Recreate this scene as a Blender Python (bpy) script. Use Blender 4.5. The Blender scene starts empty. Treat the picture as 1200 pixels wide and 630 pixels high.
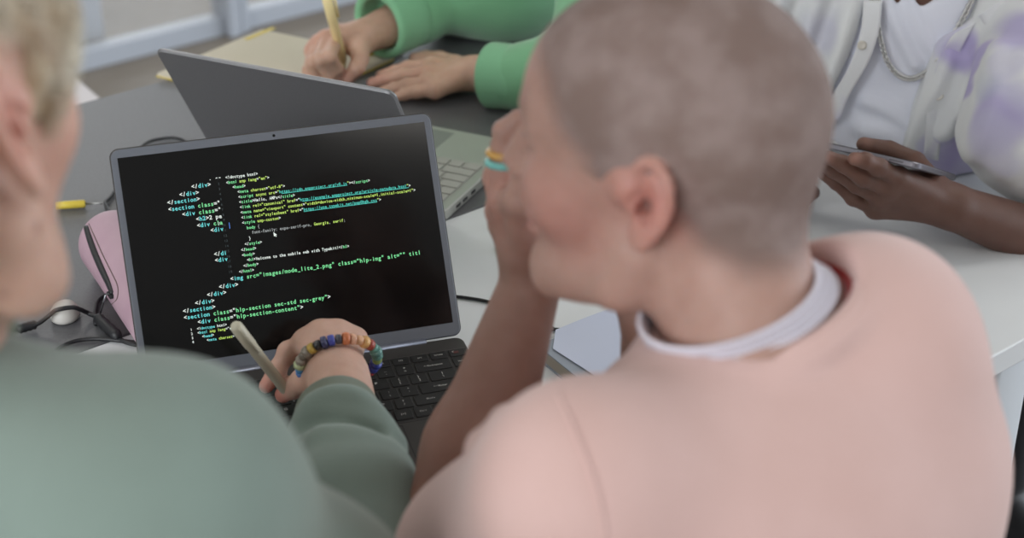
import bpy, bmesh, math, random
import numpy as np
from mathutils import Vector, Matrix
random.seed(4); rng = np.random.default_rng(7)
PI = math.pi
C = bpy.context.scene.collection

# ------------------------------------------------------------------ camera frame (metres, z up, desk top at 0.74)
FPX = 1899.0; PITCH = math.radians(28.7); CZ = 1.598
cp, sp_ = math.cos(PITCH), math.sin(PITCH)
def ray(x, y):
    r = (x - 600) / FPX; u = (315 - y) / FPX
    return np.array([r, cp + u * sp_, -sp_ + u * cp])
def at(x, y, d):                       # point at pixel, d metres along the optical axis
    return np.array([0, 0, CZ]) + d * ray(x, y)
def atz(x, y, z):                      # point at pixel on the height z
    r = ray(x, y); return np.array([0, 0, CZ]) + (z - CZ) / r[2] * r
TA = math.radians(39.3)                # direction of the desks
TX = np.array([math.cos(TA), math.sin(TA), 0]); TY = np.array([-math.sin(TA), math.cos(TA), 0]); TZ = np.array([0, 0, 1.])
def unit(v): v = np.asarray(v, float); return v / np.linalg.norm(v)

# ------------------------------------------------------------------ materials
def srgb(r, g, b):
    f = lambda c: (c / 255 / 12.92) if c / 255 <= .04045 else ((c / 255 + .055) / 1.055) ** 2.4
    return (f(r), f(g), f(b), 1)
def mat(name, col=(.5, .5, .5, 1), rough=.6, metal=0, spec=.5, noise=None, bump=None, col2=None, sss=0, emit=None, estr=1, attr=None, sheen=0, trans=0, coat=0, ior=None, alpha=None):
    m = bpy.data.materials.new(name); m.use_nodes = True
    nt = m.node_tree; N = nt.nodes; L = nt.links; b = N['Principled BSDF']
    b.inputs['Base Color'].default_value = col; b.inputs['Roughness'].default_value = rough
    b.inputs['Metallic'].default_value = metal; b.inputs['Specular IOR Level'].default_value = spec
    if ior: b.inputs['IOR'].default_value = ior
    if sheen: b.inputs['Sheen Weight'].default_value = sheen; b.inputs['Sheen Roughness'].default_value = .5
    if coat: b.inputs['Coat Weight'].default_value = coat
    if trans: b.inputs['Transmission Weight'].default_value = trans
    if alpha is not None: b.inputs['Alpha'].default_value = alpha
    if sss:
        b.inputs['Subsurface Weight'].default_value = sss; b.inputs['Subsurface Radius'].default_value = (1, .35, .2)
        b.inputs['Subsurface Scale'].default_value = .006
    tc = N.new('ShaderNodeTexCoord'); src = None
    if attr:
        a = N.new('ShaderNodeAttribute'); a.attribute_name = attr; src = a.outputs['Color']
    if noise:                           # (scale, detail, strength low, strength high)
        n = N.new('ShaderNodeTexNoise'); n.inputs['Scale'].default_value = noise[0]; n.inputs['Detail'].default_value = noise[1]
        L.new(tc.outputs['Object'], n.inputs['Vector'])
        mx = N.new('ShaderNodeMix'); mx.data_type = 'RGBA'
        rp = N.new('ShaderNodeMapRange'); rp.inputs[1].default_value = noise[2]; rp.inputs[2].default_value = noise[3]
        L.new(n.outputs['Fac'], rp.inputs[0]); L.new(rp.outputs[0], mx.inputs[0])
        if src is not None:
            mul = N.new('ShaderNodeMix'); mul.data_type = 'RGBA'; mul.blend_type = 'MULTIPLY'; mul.inputs[0].default_value = 1
            L.new(src, mul.inputs[6]); L.new(mx.outputs[2], mul.inputs[7])
            mx.inputs[6].default_value = (1, 1, 1, 1); mx.inputs[7].default_value = col2 or (.85, .8, .8, 1)
            src = mul.outputs[2]
        else:
            mx.inputs[6].default_value = col; mx.inputs[7].default_value = col2 or tuple(c * .85 for c in col[:3]) + (1,)
            src = mx.outputs[2]
    if src is not None: L.new(src, b.inputs['Base Color'])
    if bump:
        n2 = N.new('ShaderNodeTexNoise'); n2.inputs['Scale'].default_value = bump[0]; n2.inputs['Detail'].default_value = 3
        L.new(tc.outputs['Object'], n2.inputs['Vector'])
        bp = N.new('ShaderNodeBump'); bp.inputs['Strength'].default_value = bump[1]; bp.inputs['Distance'].default_value = .001
        L.new(n2.outputs['Fac'], bp.inputs['Height']); L.new(bp.outputs['Normal'], b.inputs['Normal'])
    if emit:
        b.inputs['Emission Color'].default_value = emit; b.inputs['Emission Strength'].default_value = estr
    return m

# ------------------------------------------------------------------ object helpers
def link(name, me, m=None, parent=None, smooth=False):
    o = bpy.data.objects.new(name, me); C.objects.link(o)
    if m is not None:
        for q in (m if isinstance(m, (list, tuple)) else [m]): me.materials.append(q)
    if parent is not None: o.parent = parent
    if smooth and hasattr(me, 'polygons'):
        me.polygons.foreach_set('use_smooth', [True] * len(me.polygons))
    return o
def tag(o, label=None, cat=None, group=None, kind=None):
    if label: o['label'] = label
    if cat: o['category'] = cat
    if group: o['group'] = group
    if kind: o['kind'] = kind
    return o
def thing(name, label, cat, group=None, loc=(0, 0, 0)):
    o = bpy.data.objects.new(name, None); C.objects.link(o); o.empty_display_size = .05
    o.location = loc
    return tag(o, label, cat, group)
def obj(name, bm, m, parent=None, smooth=False):
    me = bpy.data.meshes.new(name); bm.to_mesh(me); bm.free()
    o = link(name, me, m, parent, smooth)
    if parent is not None: o.matrix_parent_inverse = Matrix.Translation(-wloc(parent))
    return o
def wloc(p):
    v = Vector((0, 0, 0))
    while p is not None: v += p.location + (p.matrix_parent_inverse.translation if p.parent else Vector()); p = p.parent
    return v
def frame(o, ex, ey, ez):
    M = Matrix.Identity(4)
    for i in range(3): M[i][0], M[i][1], M[i][2], M[i][3] = ex[i], ey[i], ez[i], o[i]
    return M
def add_box(bm, lo, hi, M=None, bev=0, seg=2, mi=0, taper=None):
    r = bmesh.ops.create_cube(bm, size=1); vs = r['verts']
    c = [(a + b) / 2 for a, b in zip(lo, hi)]; s = [b - a for a, b in zip(lo, hi)]
    for v in vs: v.co = Vector((c[0] + v.co.x * s[0], c[1] + v.co.y * s[1], c[2] + v.co.z * s[2]))
    fs = {f for v in vs for f in v.link_faces}
    if bev:
        es = list({e for v in vs for e in v.link_edges})
        r2 = bmesh.ops.bevel(bm, geom=es, offset=bev, segments=seg, affect='EDGES', profile=.5)
        vs = list({v for f in (set(r2['faces']) | {g for g in fs if g.is_valid}) for v in f.verts}); fs = {f for v in vs for f in v.link_faces}
    for f in fs:
        f.material_index = mi
    if M is not None:
        for v in vs: v.co = M @ v.co
    return vs
def add_plate(bm, lo, hi, M=None, rad=.01, seg=5, edge=.0008, mi=0):   # slab with rounded corners in plan and softened rims
    x0, y0, z0 = lo; x1, y1, z1 = hi; out = []
    for cx, cy, a0 in ((x1 - rad, y1 - rad, 0), (x0 + rad, y1 - rad, 90), (x0 + rad, y0 + rad, 180), (x1 - rad, y0 + rad, 270)):
        for k in range(seg + 1):
            a = math.radians(a0 + 90 * k / seg); out.append((cx, cy, math.cos(a), math.sin(a)))
    rings = []
    for z, ins in ((z0, edge), (z0 + edge, 0), (z1 - edge, 0), (z1, edge)):
        rings.append([bm.verts.new(((M @ Vector(p)) if M is not None else Vector(p))) for p in [(cx + c * (rad - ins), cy + s * (rad - ins), z) for cx, cy, c, s in out]])
    n = len(out)
    for a, b in zip(rings, rings[1:]):
        for i in range(n):
            f = bm.faces.new((a[i], a[(i + 1) % n], b[(i + 1) % n], b[i])); f.material_index = mi
    f = bm.faces.new(rings[-1]); f.material_index = mi
    f = bm.faces.new(rings[0][::-1]); f.material_index = mi
def add_tube(bm, pts, rad, n=10, cap=True, mi=0, closed=False):
    pts = [Vector(p) for p in pts]; k = len(pts)
    rs = rad if isinstance(rad, (list, tuple)) else [rad] * k
    rings = []; prev = None
    for i, p in enumerate(pts):
        if closed: t = pts[(i + 1) % k] - pts[i - 1]
        else: t = pts[min(i + 1, k - 1)] - pts[max(i - 1, 0)]
        t.normalize()
        if prev is None:
            a = Vector((0, 0, 1)) if abs(t.z) < .9 else Vector((1, 0, 0)); u = t.cross(a).normalized()
        else:
            u = (prev - t * prev.dot(t)).normalized()
        prev = u; w = t.cross(u)
        rings.append([bm.verts.new(p + (u * math.cos(2 * PI * j / n) + w * math.sin(2 * PI * j / n)) * rs[i]) for j in range(n)])
    pairs = list(zip(rings, rings[1:]))
    if closed: pairs.append((rings[-1], rings[0]))
    for a, b in pairs:
        for j in range(n):
            f = bm.faces.new((a[j], b[j], b[(j + 1) % n], a[(j + 1) % n])) if False else bm.faces.new((a[j], a[(j + 1) % n], b[(j + 1) % n], b[j])); f.material_index = mi; f.smooth = True
    if cap and not closed:
        f = bm.faces.new(rings[0][::-1]); f.material_index = mi
        f = bm.faces.new(rings[-1]); f.material_index = mi
def spline(P, n=8):
    P = [np.asarray(p, float) for p in P]; out = []
    for i in range(len(P) - 1):
        p0 = P[max(i - 1, 0)]; p1 = P[i]; p2 = P[i + 1]; p3 = P[min(i + 2, len(P) - 1)]
        for k in range(n):
            t = k / n
            out.append(.5 * ((2 * p1) + (-p0 + p2) * t + (2 * p0 - 5 * p1 + 4 * p2 - p3) * t * t + (-p0 + 3 * p1 - 3 * p2 + p3) * t ** 3))
    out.append(P[-1]); return out
def add_lathe(bm, prof, M, n=24, mi=0):     # prof = [(radius, height)]
    rings = [[bm.verts.new(M @ Vector((r * math.cos(2 * PI * j / n), r * math.sin(2 * PI * j / n), h))) for j in range(n)] for r, h in prof]
    for a, b in zip(rings, rings[1:]):
        for j in range(n):
            f = bm.faces.new((a[j], a[(j + 1) % n], b[(j + 1) % n], b[j])); f.smooth = True; f.material_index = mi
    bm.faces.new(rings[0][::-1]).material_index = mi; bm.faces.new(rings[-1]).material_index = mi
def torus_pts(c, a, b, ra, rb, n=32):
    return [np.asarray(c) + np.asarray(a) * ra * math.cos(2 * PI * i / n) + np.asarray(b) * rb * math.sin(2 * PI * i / n) for i in range(n)]

# ------------------------------------------------------------------ signed distance modelling (bodies, clothes, soft things)
class Sdf:
    def __init__(s, k=.02): s.ops = []; s.k = k; s.post = []
    def _add(s, mode, fn, c, r, k): s.ops.append((mode, fn, np.asarray(c, float), r, s.k if k is None else k)); return s
    def cone(s, a, b, ra, rb=None, k=None, mode='u'):
        a = np.asarray(a, float); b = np.asarray(b, float); rb = ra if rb is None else rb
        ab = b - a; L2 = max(ab @ ab, 1e-9)
        def fn(P):
            t = np.clip(((P - a) @ ab) / L2, 0, 1)
            return np.linalg.norm(P - a - t[:, None] * ab, axis=1) - (ra + (rb - ra) * t)
        return s._add(mode, fn, (a + b) / 2, math.sqrt(L2) / 2 + max(ra, rb), k)
    def ell(s, c, r, R=None, k=None, mode='u'):
        c = np.asarray(c, float); r = np.asarray(r, float); R = np.eye(3) if R is None else np.asarray(R)
        def fn(P):
            q = (P - c) @ R; k0 = np.linalg.norm(q / r, axis=1); k1 = np.linalg.norm(q / (r * r), axis=1) + 1e-9
            return k0 * (k0 - 1) / k1
        return s._add(mode, fn, c, float(max(r)), k)
    def box(s, c, h, R=None, rad=.005, k=None, mode='u'):
        c = np.asarray(c, float); h = np.asarray(h, float) - rad; R = np.eye(3) if R is None else np.asarray(R)
        def fn(P):
            q = np.abs((P - c) @ R) - h
            return np.linalg.norm(np.maximum(q, 0), axis=1) + np.minimum(q.max(axis=1), 0) - rad
        return s._add(mode, fn, c, float(np.linalg.norm(h)) + rad, k)
    def plane(s, c, n, k=.005):            # keep the side opposite to n
        c = np.asarray(c, float); n = unit(n)
        s.ops.append(('i', lambda P: (P - c) @ n, c, 1e9, k)); return s
    def curve(s, pts, rad, k=None, mode='u', n=5):
        q = spline(pts, n); rs = np.interp(np.linspace(0, 1, len(q)), np.linspace(0, 1, len(rad)), rad) if isinstance(rad, (list, tuple)) else [rad] * len(q)
        q = np.array(q); rs = np.array(rs)
        def fn(P):
            best = np.full(len(P), 1e3)
            for a, b, ra, rb in zip(q[:-1], q[1:], rs[:-1], rs[1:]):
                ab = b - a; L2 = max(ab @ ab, 1e-12); t = np.clip(((P - a) @ ab) / L2, 0, 1)
                best = np.minimum(best, np.linalg.norm(P - a - t[:, None] * ab, axis=1) - (ra + (rb - ra) * t))
            return best
        c = q.mean(0); return s._add(mode, fn, c, float(np.linalg.norm(q - c, axis=1).max() + rs.max()), k)
    def prism(s, poly, O, ex, ey, k=.004, mode='s'):      # endless prism over a polygon drawn in the (ex, ey) plane
        poly = np.asarray(poly, float); O = np.asarray(O, float)
        def fn(P):
            q = np.stack([(P - O) @ ex, (P - O) @ ey], 1); d = np.full(len(q), 1e9); sg = np.ones(len(q)); n = len(poly)
            for i in range(n):
                a = poly[i]; b = poly[i - 1]; e = b - a; w = q - a
                t = np.clip((w @ e) / (e @ e), 0, 1); d = np.minimum(d, ((w - t[:, None] * e) ** 2).sum(1))
                c1 = q[:, 1] >= a[1]; c2 = q[:, 1] < b[1]; c3 = e[0] * w[:, 1] > e[1] * w[:, 0]
                fl = (c1 & c2 & c3) | (~c1 & ~c2 & ~c3); sg = np.where(fl, -sg, sg)
            return sg * np.sqrt(d)
        s.ops.append((mode, fn, O, 1e9, k)); return s
    def sub(s, other, k=.004):
        s.ops.append(('s', lambda P: other(P), np.zeros(3), 1e9, k)); return s
    def offset(s, v): s.post.append(lambda P, d: d - v); return s
    def disp(s, fn): s.post.append(lambda P, d: d + fn(P)); return s
    def __call__(s, P, c=None, R=None):
        d = np.full(len(P), 1.0)
        for mode, fn, oc, r, k in s.ops:
            if c is not None and r < 1e8 and np.linalg.norm(oc - c) - r > R + 2 * k + .02: continue
            e = fn(P)
            if mode == 'u':
                h = np.maximum(k - np.abs(d - e), 0) / k; d = np.minimum(d, e) - h * h * k * .25
            elif mode == 's':
                e = -e; h = np.maximum(k - np.abs(d - e), 0) / k; d = np.maximum(d, e) + h * h * k * .25
            else:
                h = np.maximum(k - np.abs(d - e), 0) / k; d = np.maximum(d, e) + h * h * k * .25
        for q in s.post: d = q(P, d)
        return d
    def mesh(s, name, h=.002, color=None, lo=None, hi=None, n=20):
        us = [o for o in s.ops if o[0] == 'u']
        L = np.min([o[2] - o[3] for o in us], 0) - .02; H = np.max([o[2] + o[3] for o in us], 0) + .02
        if lo is not None: L = np.maximum(L, lo)
        if hi is not None: H = np.minimum(H, hi)
        base = L; nc = np.ceil((H - L) / (h * n)).astype(int)
        DIM = int(max(nc) * n + 4); VI = []; VP = []; Q = []
        half = h * n / 2; R = half * math.sqrt(3) + h * 2
        cs = np.array([(i, j, k) for i in range(nc[0]) for j in range(nc[1]) for k in range(nc[2])])
        cc = base + (cs + .5) * n * h
        keep = np.zeros(len(cs), bool)
        for a in range(0, len(cs), 20000):
            keep[a:a + 20000] = np.abs(s(cc[a:a + 20000])) < R * 1.5 + .012
        g = np.arange(-1, n + 1)
        for (ci, cj, ck), cen in zip(cs[keep], cc[keep]):
            i0 = np.array([ci, cj, ck]) * n
            X, Y, Z = np.meshgrid(g + i0[0], g + i0[1], g + i0[2], indexing='ij')
            P = np.stack([X.ravel(), Y.ravel(), Z.ravel()], 1) * h + base
            S = s(P, cen, R).reshape(n + 2, n + 2, n + 2)
            B = S < 0
            if B.all() or not B.any(): continue
            m = n + 1; cnt = np.zeros((m, m, m)); pos = np.zeros((m, m, m, 3))
            for ax in range(3):
                for u in (0, 1):
                    for v in (0, 1):
                        o1 = [0, 0, 0]; o1[(ax + 1) % 3] = u; o1[(ax + 2) % 3] = v; o2 = list(o1); o2[ax] = 1
                        A_ = S[o1[0]:o1[0] + m, o1[1]:o1[1] + m, o1[2]:o1[2] + m]; B_ = S[o2[0]:o2[0] + m, o2[1]:o2[1] + m, o2[2]:o2[2] + m]
                        cr = (A_ < 0) != (B_ < 0); t = np.where(cr, A_ / np.where(cr, A_ - B_, 1), 0)
                        cnt += cr
                        pos[..., ax] += np.where(cr, t, 0)
                        pos[..., (ax + 1) % 3] += np.where(cr, u, 0); pos[..., (ax + 2) % 3] += np.where(cr, v, 0)
            act = cnt > 0; ii, jj, kk = np.nonzero(act)
            p = pos[act] / cnt[act][:, None] + np.stack([ii, jj, kk], 1) + i0 - 1
            gid = lambda a, b, c: ((a + i0[0]) * DIM + (b + i0[1])) * DIM + (c + i0[2])
            VI.append(gid(ii, jj, kk)); VP.append(p * h + base)
            for ax in range(3):
                sl0 = [slice(1, m), slice(1, m), slice(1, m)]; sl1 = list(sl0); sl1[ax] = slice(2, m + 1)
                a_ = B[tuple(sl0)]; b_ = B[tuple(sl1)]; cr = a_ != b_
                i, j, k = np.nonzero(cr); fl = a_[cr]; i = i + 1; j = j + 1; k = k + 1
                a1 = (ax + 1) % 3; a2 = (ax + 2) % 3
                def cell(du, dv):
                    c_ = [i, j, k]; c_[a1] = c_[a1] - du; c_[a2] = c_[a2] - dv; return gid(*c_)
                q = np.stack([cell(0, 0), cell(1, 0), cell(1, 1), cell(0, 1)], 1)
                q[~fl] = q[~fl][:, ::-1]; Q.append(q)
        VI = np.concatenate(VI); VP = np.concatenate(VP); Q = np.concatenate(Q)
        ids, first = np.unique(VI, return_index=True); V = VP[first]
        F = np.searchsorted(ids, Q); F = np.clip(F, 0, len(ids) - 1); ok = (ids[F] == Q).all(1); F = F[ok]
        me = bpy.data.meshes.new(name)
        me.vertices.add(len(V)); me.vertices.foreach_set('co', V.astype(np.float32).ravel())
        me.loops.add(len(F) * 4); me.loops.foreach_set('vertex_index', F.astype(np.int32).ravel())
        me.polygons.add(len(F)); me.polygons.foreach_set('loop_start', np.arange(len(F), dtype=np.int32) * 4)
        me.polygons.foreach_set('loop_total', np.full(len(F), 4, dtype=np.int32))
        me.polygons.foreach_set('use_smooth', np.ones(len(F), bool))
        me.update(); me.validate()
        if color is not None:
            at_ = me.color_attributes.new('Col', 'FLOAT_COLOR', 'POINT'); nv = len(me.vertices)
            co = np.empty(nv * 3, np.float32); me.vertices.foreach_get('co', co)
            c4 = np.ones((nv, 4), np.float32); c4[:, :3] = color(co.reshape(-1, 3).astype(float)); at_.data.foreach_set('color', c4.ravel())
        return me
def soft(name, sdf, m, parent=None, h=.002, color=None, **kw):
    me = sdf.mesh(name, h, color, **kw); o = link(name, me, m, parent)
    if parent is not None: o.matrix_parent_inverse = Matrix.Translation(-wloc(parent))
    return o
def wob(seed, f, amp, n=5):             # smooth pseudo random field for folds
    r = np.random.default_rng(seed); D = r.normal(size=(n, 3)); D /= np.linalg.norm(D, axis=1)[:, None]; ph = r.uniform(0, 6.3, n); fr = f * r.uniform(.6, 1.6, n)
    return lambda P: amp * np.mean([np.sin((P @ D[i]) * fr[i] + ph[i] + 1.3 * np.sin((P @ D[(i + 1) % n]) * fr[i] * .6)) for i in range(n)], 0)
def sstep(a, b, x): t = np.clip((x - a) / (b - a), 0, 1); return t * t * (3 - 2 * t)
def lin(r, g, b): return np.array(srgb(r, g, b)[:3])

# ================================================================== SETTING
M_floor = mat('floor_boards', srgb(134, 126, 116), .55, noise=(3.0, 4, .3, .7), col2=srgb(118, 109, 98), bump=(30, .2))
def struct(name, bm, m, smooth=False):
    o = obj(name, bm, m, None, smooth); o['kind'] = 'structure'; return o
bm = bmesh.new(); add_box(bm, (-5, -3, -.1), (6, 10, 0)); struct('floor', bm, M_floor)
M_wall = mat('wall_paint', srgb(214, 212, 208), .9, noise=(2, 2, .3, .7), col2=srgb(206, 204, 200))
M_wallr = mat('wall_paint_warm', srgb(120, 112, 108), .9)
bm = bmesh.new(); add_box(bm, (-5, 9.9, 0), (6, 10, 2.9)); struct('wall_back', bm, M_wall)
bm = bmesh.new(); add_box(bm, (-5.1, -3, 0), (-5, 10, 2.9)); struct('wall_left', bm, M_wall)
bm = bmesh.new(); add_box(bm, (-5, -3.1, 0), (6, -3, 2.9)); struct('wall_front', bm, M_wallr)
bm = bmesh.new(); add_box(bm, (-5, -3, 2.9), (6, 10, 3.0)); struct('ceiling', bm, mat('ceiling_paint', srgb(225, 225, 222), .9))
# right side: a wall of tall windows, the daylight of the room
bm = bmesh.new(); add_box(bm, (6, -3, 0), (6.1, 10, .5)); add_box(bm, (6, -3, 2.7), (6.1, 10, 2.9))
for y in (-3, .4, 3.8, 7.2, 9.8): add_box(bm, (6, y, .5), (6.1, y + .2, 2.7))
struct('wall_right', bm, M_wall)
M_frame = mat('white_powder_coat', srgb(176, 182, 192), .4)
M_glass = mat('clear_glass', (1, 1, 1, 1), .02, alpha=.10, spec=.5)
# glass partition behind the desks: rails on the floor, post, panes
G0 = atz(180, 60, 0)
def pline(s, t, z): return Vector(tuple(G0 + TX * s + TY * t + TZ * z))
GM = frame(G0, TX, TY, TZ)
pc = atz(276, 38, 0) - G0; ps = float(pc @ TX)
bm = bmesh.new(); add_box(bm, (-1.6, -.02, 0), (ps - .035, .03, .055), GM, .004); add_box(bm, (ps + .035, -.02, 0), (4.6, .03, .055), GM, .004)
struct('trim_1', bm, M_frame)
bm = bmesh.new(); add_box(bm, (-1.6, .18, .0), (ps - .3, .22, .30), GM, .004); struct('trim_2', bm, M_frame)
bm = bmesh.new(); add_box(bm, (ps - .035, -.05, 0), (ps + .003, .05, 2.6), GM, .004); add_box(bm, (ps + .008, -.04, 0), (ps + .035, .04, 2.6), GM, .004)
add_box(bm, (-1.6, -.02, 2.55), (4.6, .03, 2.6), GM, .004); struct('trim_3', bm, M_frame)
bm = bmesh.new(); add_box(bm, (-1.6, 0, .055), (ps - .035, .01, 2.55), GM); add_box(bm, (ps + .035, 0, .055), (4.6, .01, 2.55), GM)
struct('window_1', bm, M_glass)
# ================================================================== DESKS
B0 = np.array([-.023, 1.732, .74])
DM = frame(B0, TX, TY, TZ)
M_white = mat('white_laminate', srgb(226, 229, 231), .35, spec=.45, noise=(6, 2, .3, .7), col2=srgb(222, 225, 228))
M_whiteleg = mat('white_metal_leg', srgb(214, 220, 226), .4)
M_grey = mat('grey_laminate', srgb(98, 99, 102), .38, spec=.5, noise=(300, 2, .35, .65), col2=srgb(92, 92, 95))
M_dark = mat('dark_metal', srgb(40, 40, 44), .5)
r = ray(1200, 491); tt = ((B0 - np.array([0, 0, CZ])) @ TY - .575) / (r @ TY); legp = np.array([0, 0, CZ]) + tt * r; ls = float((legp - B0) @ TX)
def desk(name, label, t0, t1, s0, s1, m, mleg, legs):
    t = thing(name, label, 'desk', 'desks pushed together', tuple(B0 + TX * (s0 + s1) / 2 + TY * (t0 + t1) / 2 - TZ * .74))
    bm = bmesh.new(); add_box(bm, (s0, t0, -.028), (s1, t1, 0), DM, .0018); obj('desktop', bm, m, t)
    for (s, q) in legs:
        bm = bmesh.new(); add_box(bm, (s - .035, q - .035, -.74), (s + .035, q + .035, -.028), DM, .012, 3); obj('leg', bm, mleg, t, True)
    bm = bmesh.new(); add_box(bm, (s0 + .12, t0 + .06, -.075), (s1 - .12, t0 + .08, -.028), DM, .002); add_box(bm, (s0 + .12, t1 - .08, -.075), (s1 - .12, t1 - .06, -.028), DM, .002)
    obj('rail', bm, mleg, t)
desk('white_desk', 'white laminate desk carrying the dark laptop, nearest the camera', -.589, -.0012, -1.15, 1.45, M_white, M_whiteleg, [(ls - .035, -.54), (ls - .035, -.06), (-1.05, -.54), (-1.05, -.06)])
desk('grey_desk', 'dark grey desk behind the white desk, under the silver laptop', .0012, .591, -1.15, .62, M_grey, M_dark, [(-1.05, .06), (-1.05, .54), (.5, .06), (.5, .54)])

# ================================================================== LETTERING
_g = {}
def glyph(ch):
    if ch not in _g:
        cu = bpy.data.curves.new('g', 'FONT'); cu.body = ch; cu.size = 1; cu.resolution_u = 2; cu.offset = .02
        o = bpy.data.objects.new('g', cu); C.objects.link(o); bpy.context.view_layer.update()
        me = bpy.data.meshes.new_from_object(o)
        V = [tuple(v.co) for v in me.vertices]; F = [tuple(p.vertices) for p in me.polygons]
        bpy.data.objects.remove(o); bpy.data.curves.remove(cu); bpy.data.meshes.remove(me); _g[ch] = (V, F)
    return _g[ch]
def write(bm, s, M, x, y, pitch, size, mi=0, z=0, ital=0):
    cols = mi if isinstance(mi, list) else [mi] * len(s)
    for i, ch in enumerate(s):
        if ch == ' ': continue
        V, F = glyph(ch)
        if not V: continue
        xs = [v[0] for v in V]; w = max(xs) - min(xs); kx = min(size, pitch * .9 / max(w, .01)); cx = (max(xs) + min(xs)) / 2
        vs = [bm.verts.new(M @ Vector((x + (i + .5) * pitch + (v[0] - cx) * kx + ital * v[1] * size, y + (v[1] - .33) * size, z))) for v in V]
        for f in F:
            try: q = bm.faces.new([vs[k] for k in f]); q.material_index = cols[i]
            except ValueError: pass

# ================================================================== DARK LAPTOP
LA = math.radians(16.74); lx = np.array([math.cos(LA), math.sin(LA), 0]); ly = np.array([-math.sin(LA), math.cos(LA), 0])
LO = np.array([-.0507, 1.3976, .756]); LID = math.radians(29.6); lu = ly * math.sin(LID) + TZ * math.cos(LID); ln_ = np.cross(lx, lu)
LM = frame(LO, lx, ly, TZ); LL = frame(LO, lx, lu, ln_)
M_lap = mat('charcoal_aluminium', srgb(62, 59, 57), .42, .0, .5, noise=(900, 2, .3, .7), col2=srgb(57, 54, 52))
M_bez = mat('steel_blue_bezel', srgb(98, 102, 110), .45, 0, .5)
M_key = mat('black_key_plastic', srgb(30, 29, 29), .5)
M_leg = mat('key_legend', srgb(190, 188, 184), .6)
M_glassblk = mat('display_glass', srgb(9, 9, 10), .12, 0, .35)
lap = thing('laptop', 'open dark laptop with lines of green code on its black screen', 'laptop', None, tuple(LO - TZ * .016))
W = .3155
bm = bmesh.new(); add_plate(bm, (-W, -.2215, -.014), (0, 0.0, 0), LM, .009, 6, .0012)
# keyboard well shown as a slightly sunk tray
obj('base', bm, M_lap, lap)
for x in (-.28, -.035):
    for y in (-.2, -.03): bm = bmesh.new(); add_lathe(bm, [(.006, -.0158), (.006, -.0138)], LM @ Matrix.Translation((x, y, 0)), 12); obj('rubber_foot', bm, M_dark, lap)
bm = bmesh.new(); add_box(bm, (-.309, -.1345, -.0001), (-.0022, -.0232, .0003), LM, .0001); obj('keyboard_tray', bm, mat('tray_grey', srgb(52, 50, 49), .5), lap)
bm = bmesh.new(); add_box(bm, (-.3092, -.0232, -.0001), (-.002, -.0226, .0005), LM); obj('trim_line', bm, mat('bright_trim', srgb(110, 106, 104), .35, .6), lap)
bm = bmesh.new(); add_box(bm, (-.221, -.2135, -.0001), (-.0945, -.1388, .0002), LM, .0001); obj('trackpad', bm, mat('trackpad', srgb(60, 57, 55), .35), lap)
bm = bmesh.new()
for a, b in (((-.2216, -.2142), (-.221, -.1382)), ((-.0945, -.2142), (-.0939, -.1382))): add_box(bm, (a[0], a[1], 0), (b[0], b[1], .0003), LM)
add_box(bm, (-.221, -.1388, 0), (-.0945, -.1382, .0003), LM); add_box(bm, (-.221, -.2142, 0), (-.0945, -.2136, .0003), LM)
obj('trackpad_gap', bm, mat('gap_black', srgb(20, 19, 19), .7), lap)
rows = [[('esc', 1)] + [('F%d' % i, 1) for i in range(1, 13)] + [('prt', 1), ('Delete', 1)],
        [('`', 1)] + [(c, 1) for c in '1234567890-='] + [('<-Backspace', 2)],
        [('Tab', 1.5)] + [(c, 1) for c in 'QWERTYUIOP[]'] + [('\\', 1.5)],
        [('Caps', 1.75)] + [(c, 1) for c in "ASDFGHJKL;'"] + [('<-/Enter', 2.25)],
        [('Shift', 2.25)] + [(c, 1) for c in 'ZXCVBNM,./'] + [('Shift', 1.75), ('^', 1)],
        [('Ctrl', 1.25), ('Fn', 1), ('win', 1), ('Alt', 1.25), (' ', 5.5), ('Alt', 1), ('[=]', 1), ('Ctrl', 1), ('<', 1), ('v', 1)]]
right = ['o', 'Home', 'End', 'PgUp', 'PgDn', '>']
rowy = [(-.0245, -.0368)] + [(-.038 - i * .0187 - .0011, -.038 - (i + 1) * .0187 + .0011) for i in range(5)]
shades = {'=': '+', '[': '{', ']': '}', '\\': '|', ';': ':', "'": '"', ',': '<', '.': '>', '/': '?', '-': '_', '0': ')', '9': '(', '8': '*', '7': '&'}
for ri, row in enumerate(rows):
    x = -.3075; y1, y0 = rowy[ri]
    items = []
    for lab, w in row: items.append((lab, x, x + w * .019)); x += w * .019
    items.append((right[ri], -.0222, -.0038))
    for lab, a, b in items:
        bm = bmesh.new(); a += .0011; b -= .0011
        add_plate(bm, (a, y0, .0002), (b, y1, .0016), LM, .0012, 2, .0005)
        cx = (a + b) / 2; cy = (y0 + y1) / 2
        if lab.strip():
            if len(lab) == 1 and lab in shades:
                write(bm, shades[lab], LM, cx - .0015, cy + .0026, .003, .0045, 1, .0018); write(bm, lab, LM, cx - .0015, cy - .003, .003, .0045, 1, .0018)
            elif len(lab) == 1: write(bm, lab, LM, cx - .0052, cy + .002, .0035, .0052, 1, .0018)
            else:
                p = .0017 if ri else .0014; write(bm, lab, LM, cx - len(lab) * p / 2, cy, p, .0034, 1, .0018)
        k = obj('key', bm, [M_key, M_leg], lap)
        if lab == 'o': 
            bm = bmesh.new(); add_box(bm, (cx - .0035, cy - .002, .0016), (cx + .0015, cy + .002, .0019), LM); obj('power_mark', bm, mat('power_red', srgb(84, 44, 40), .5), k)
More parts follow.
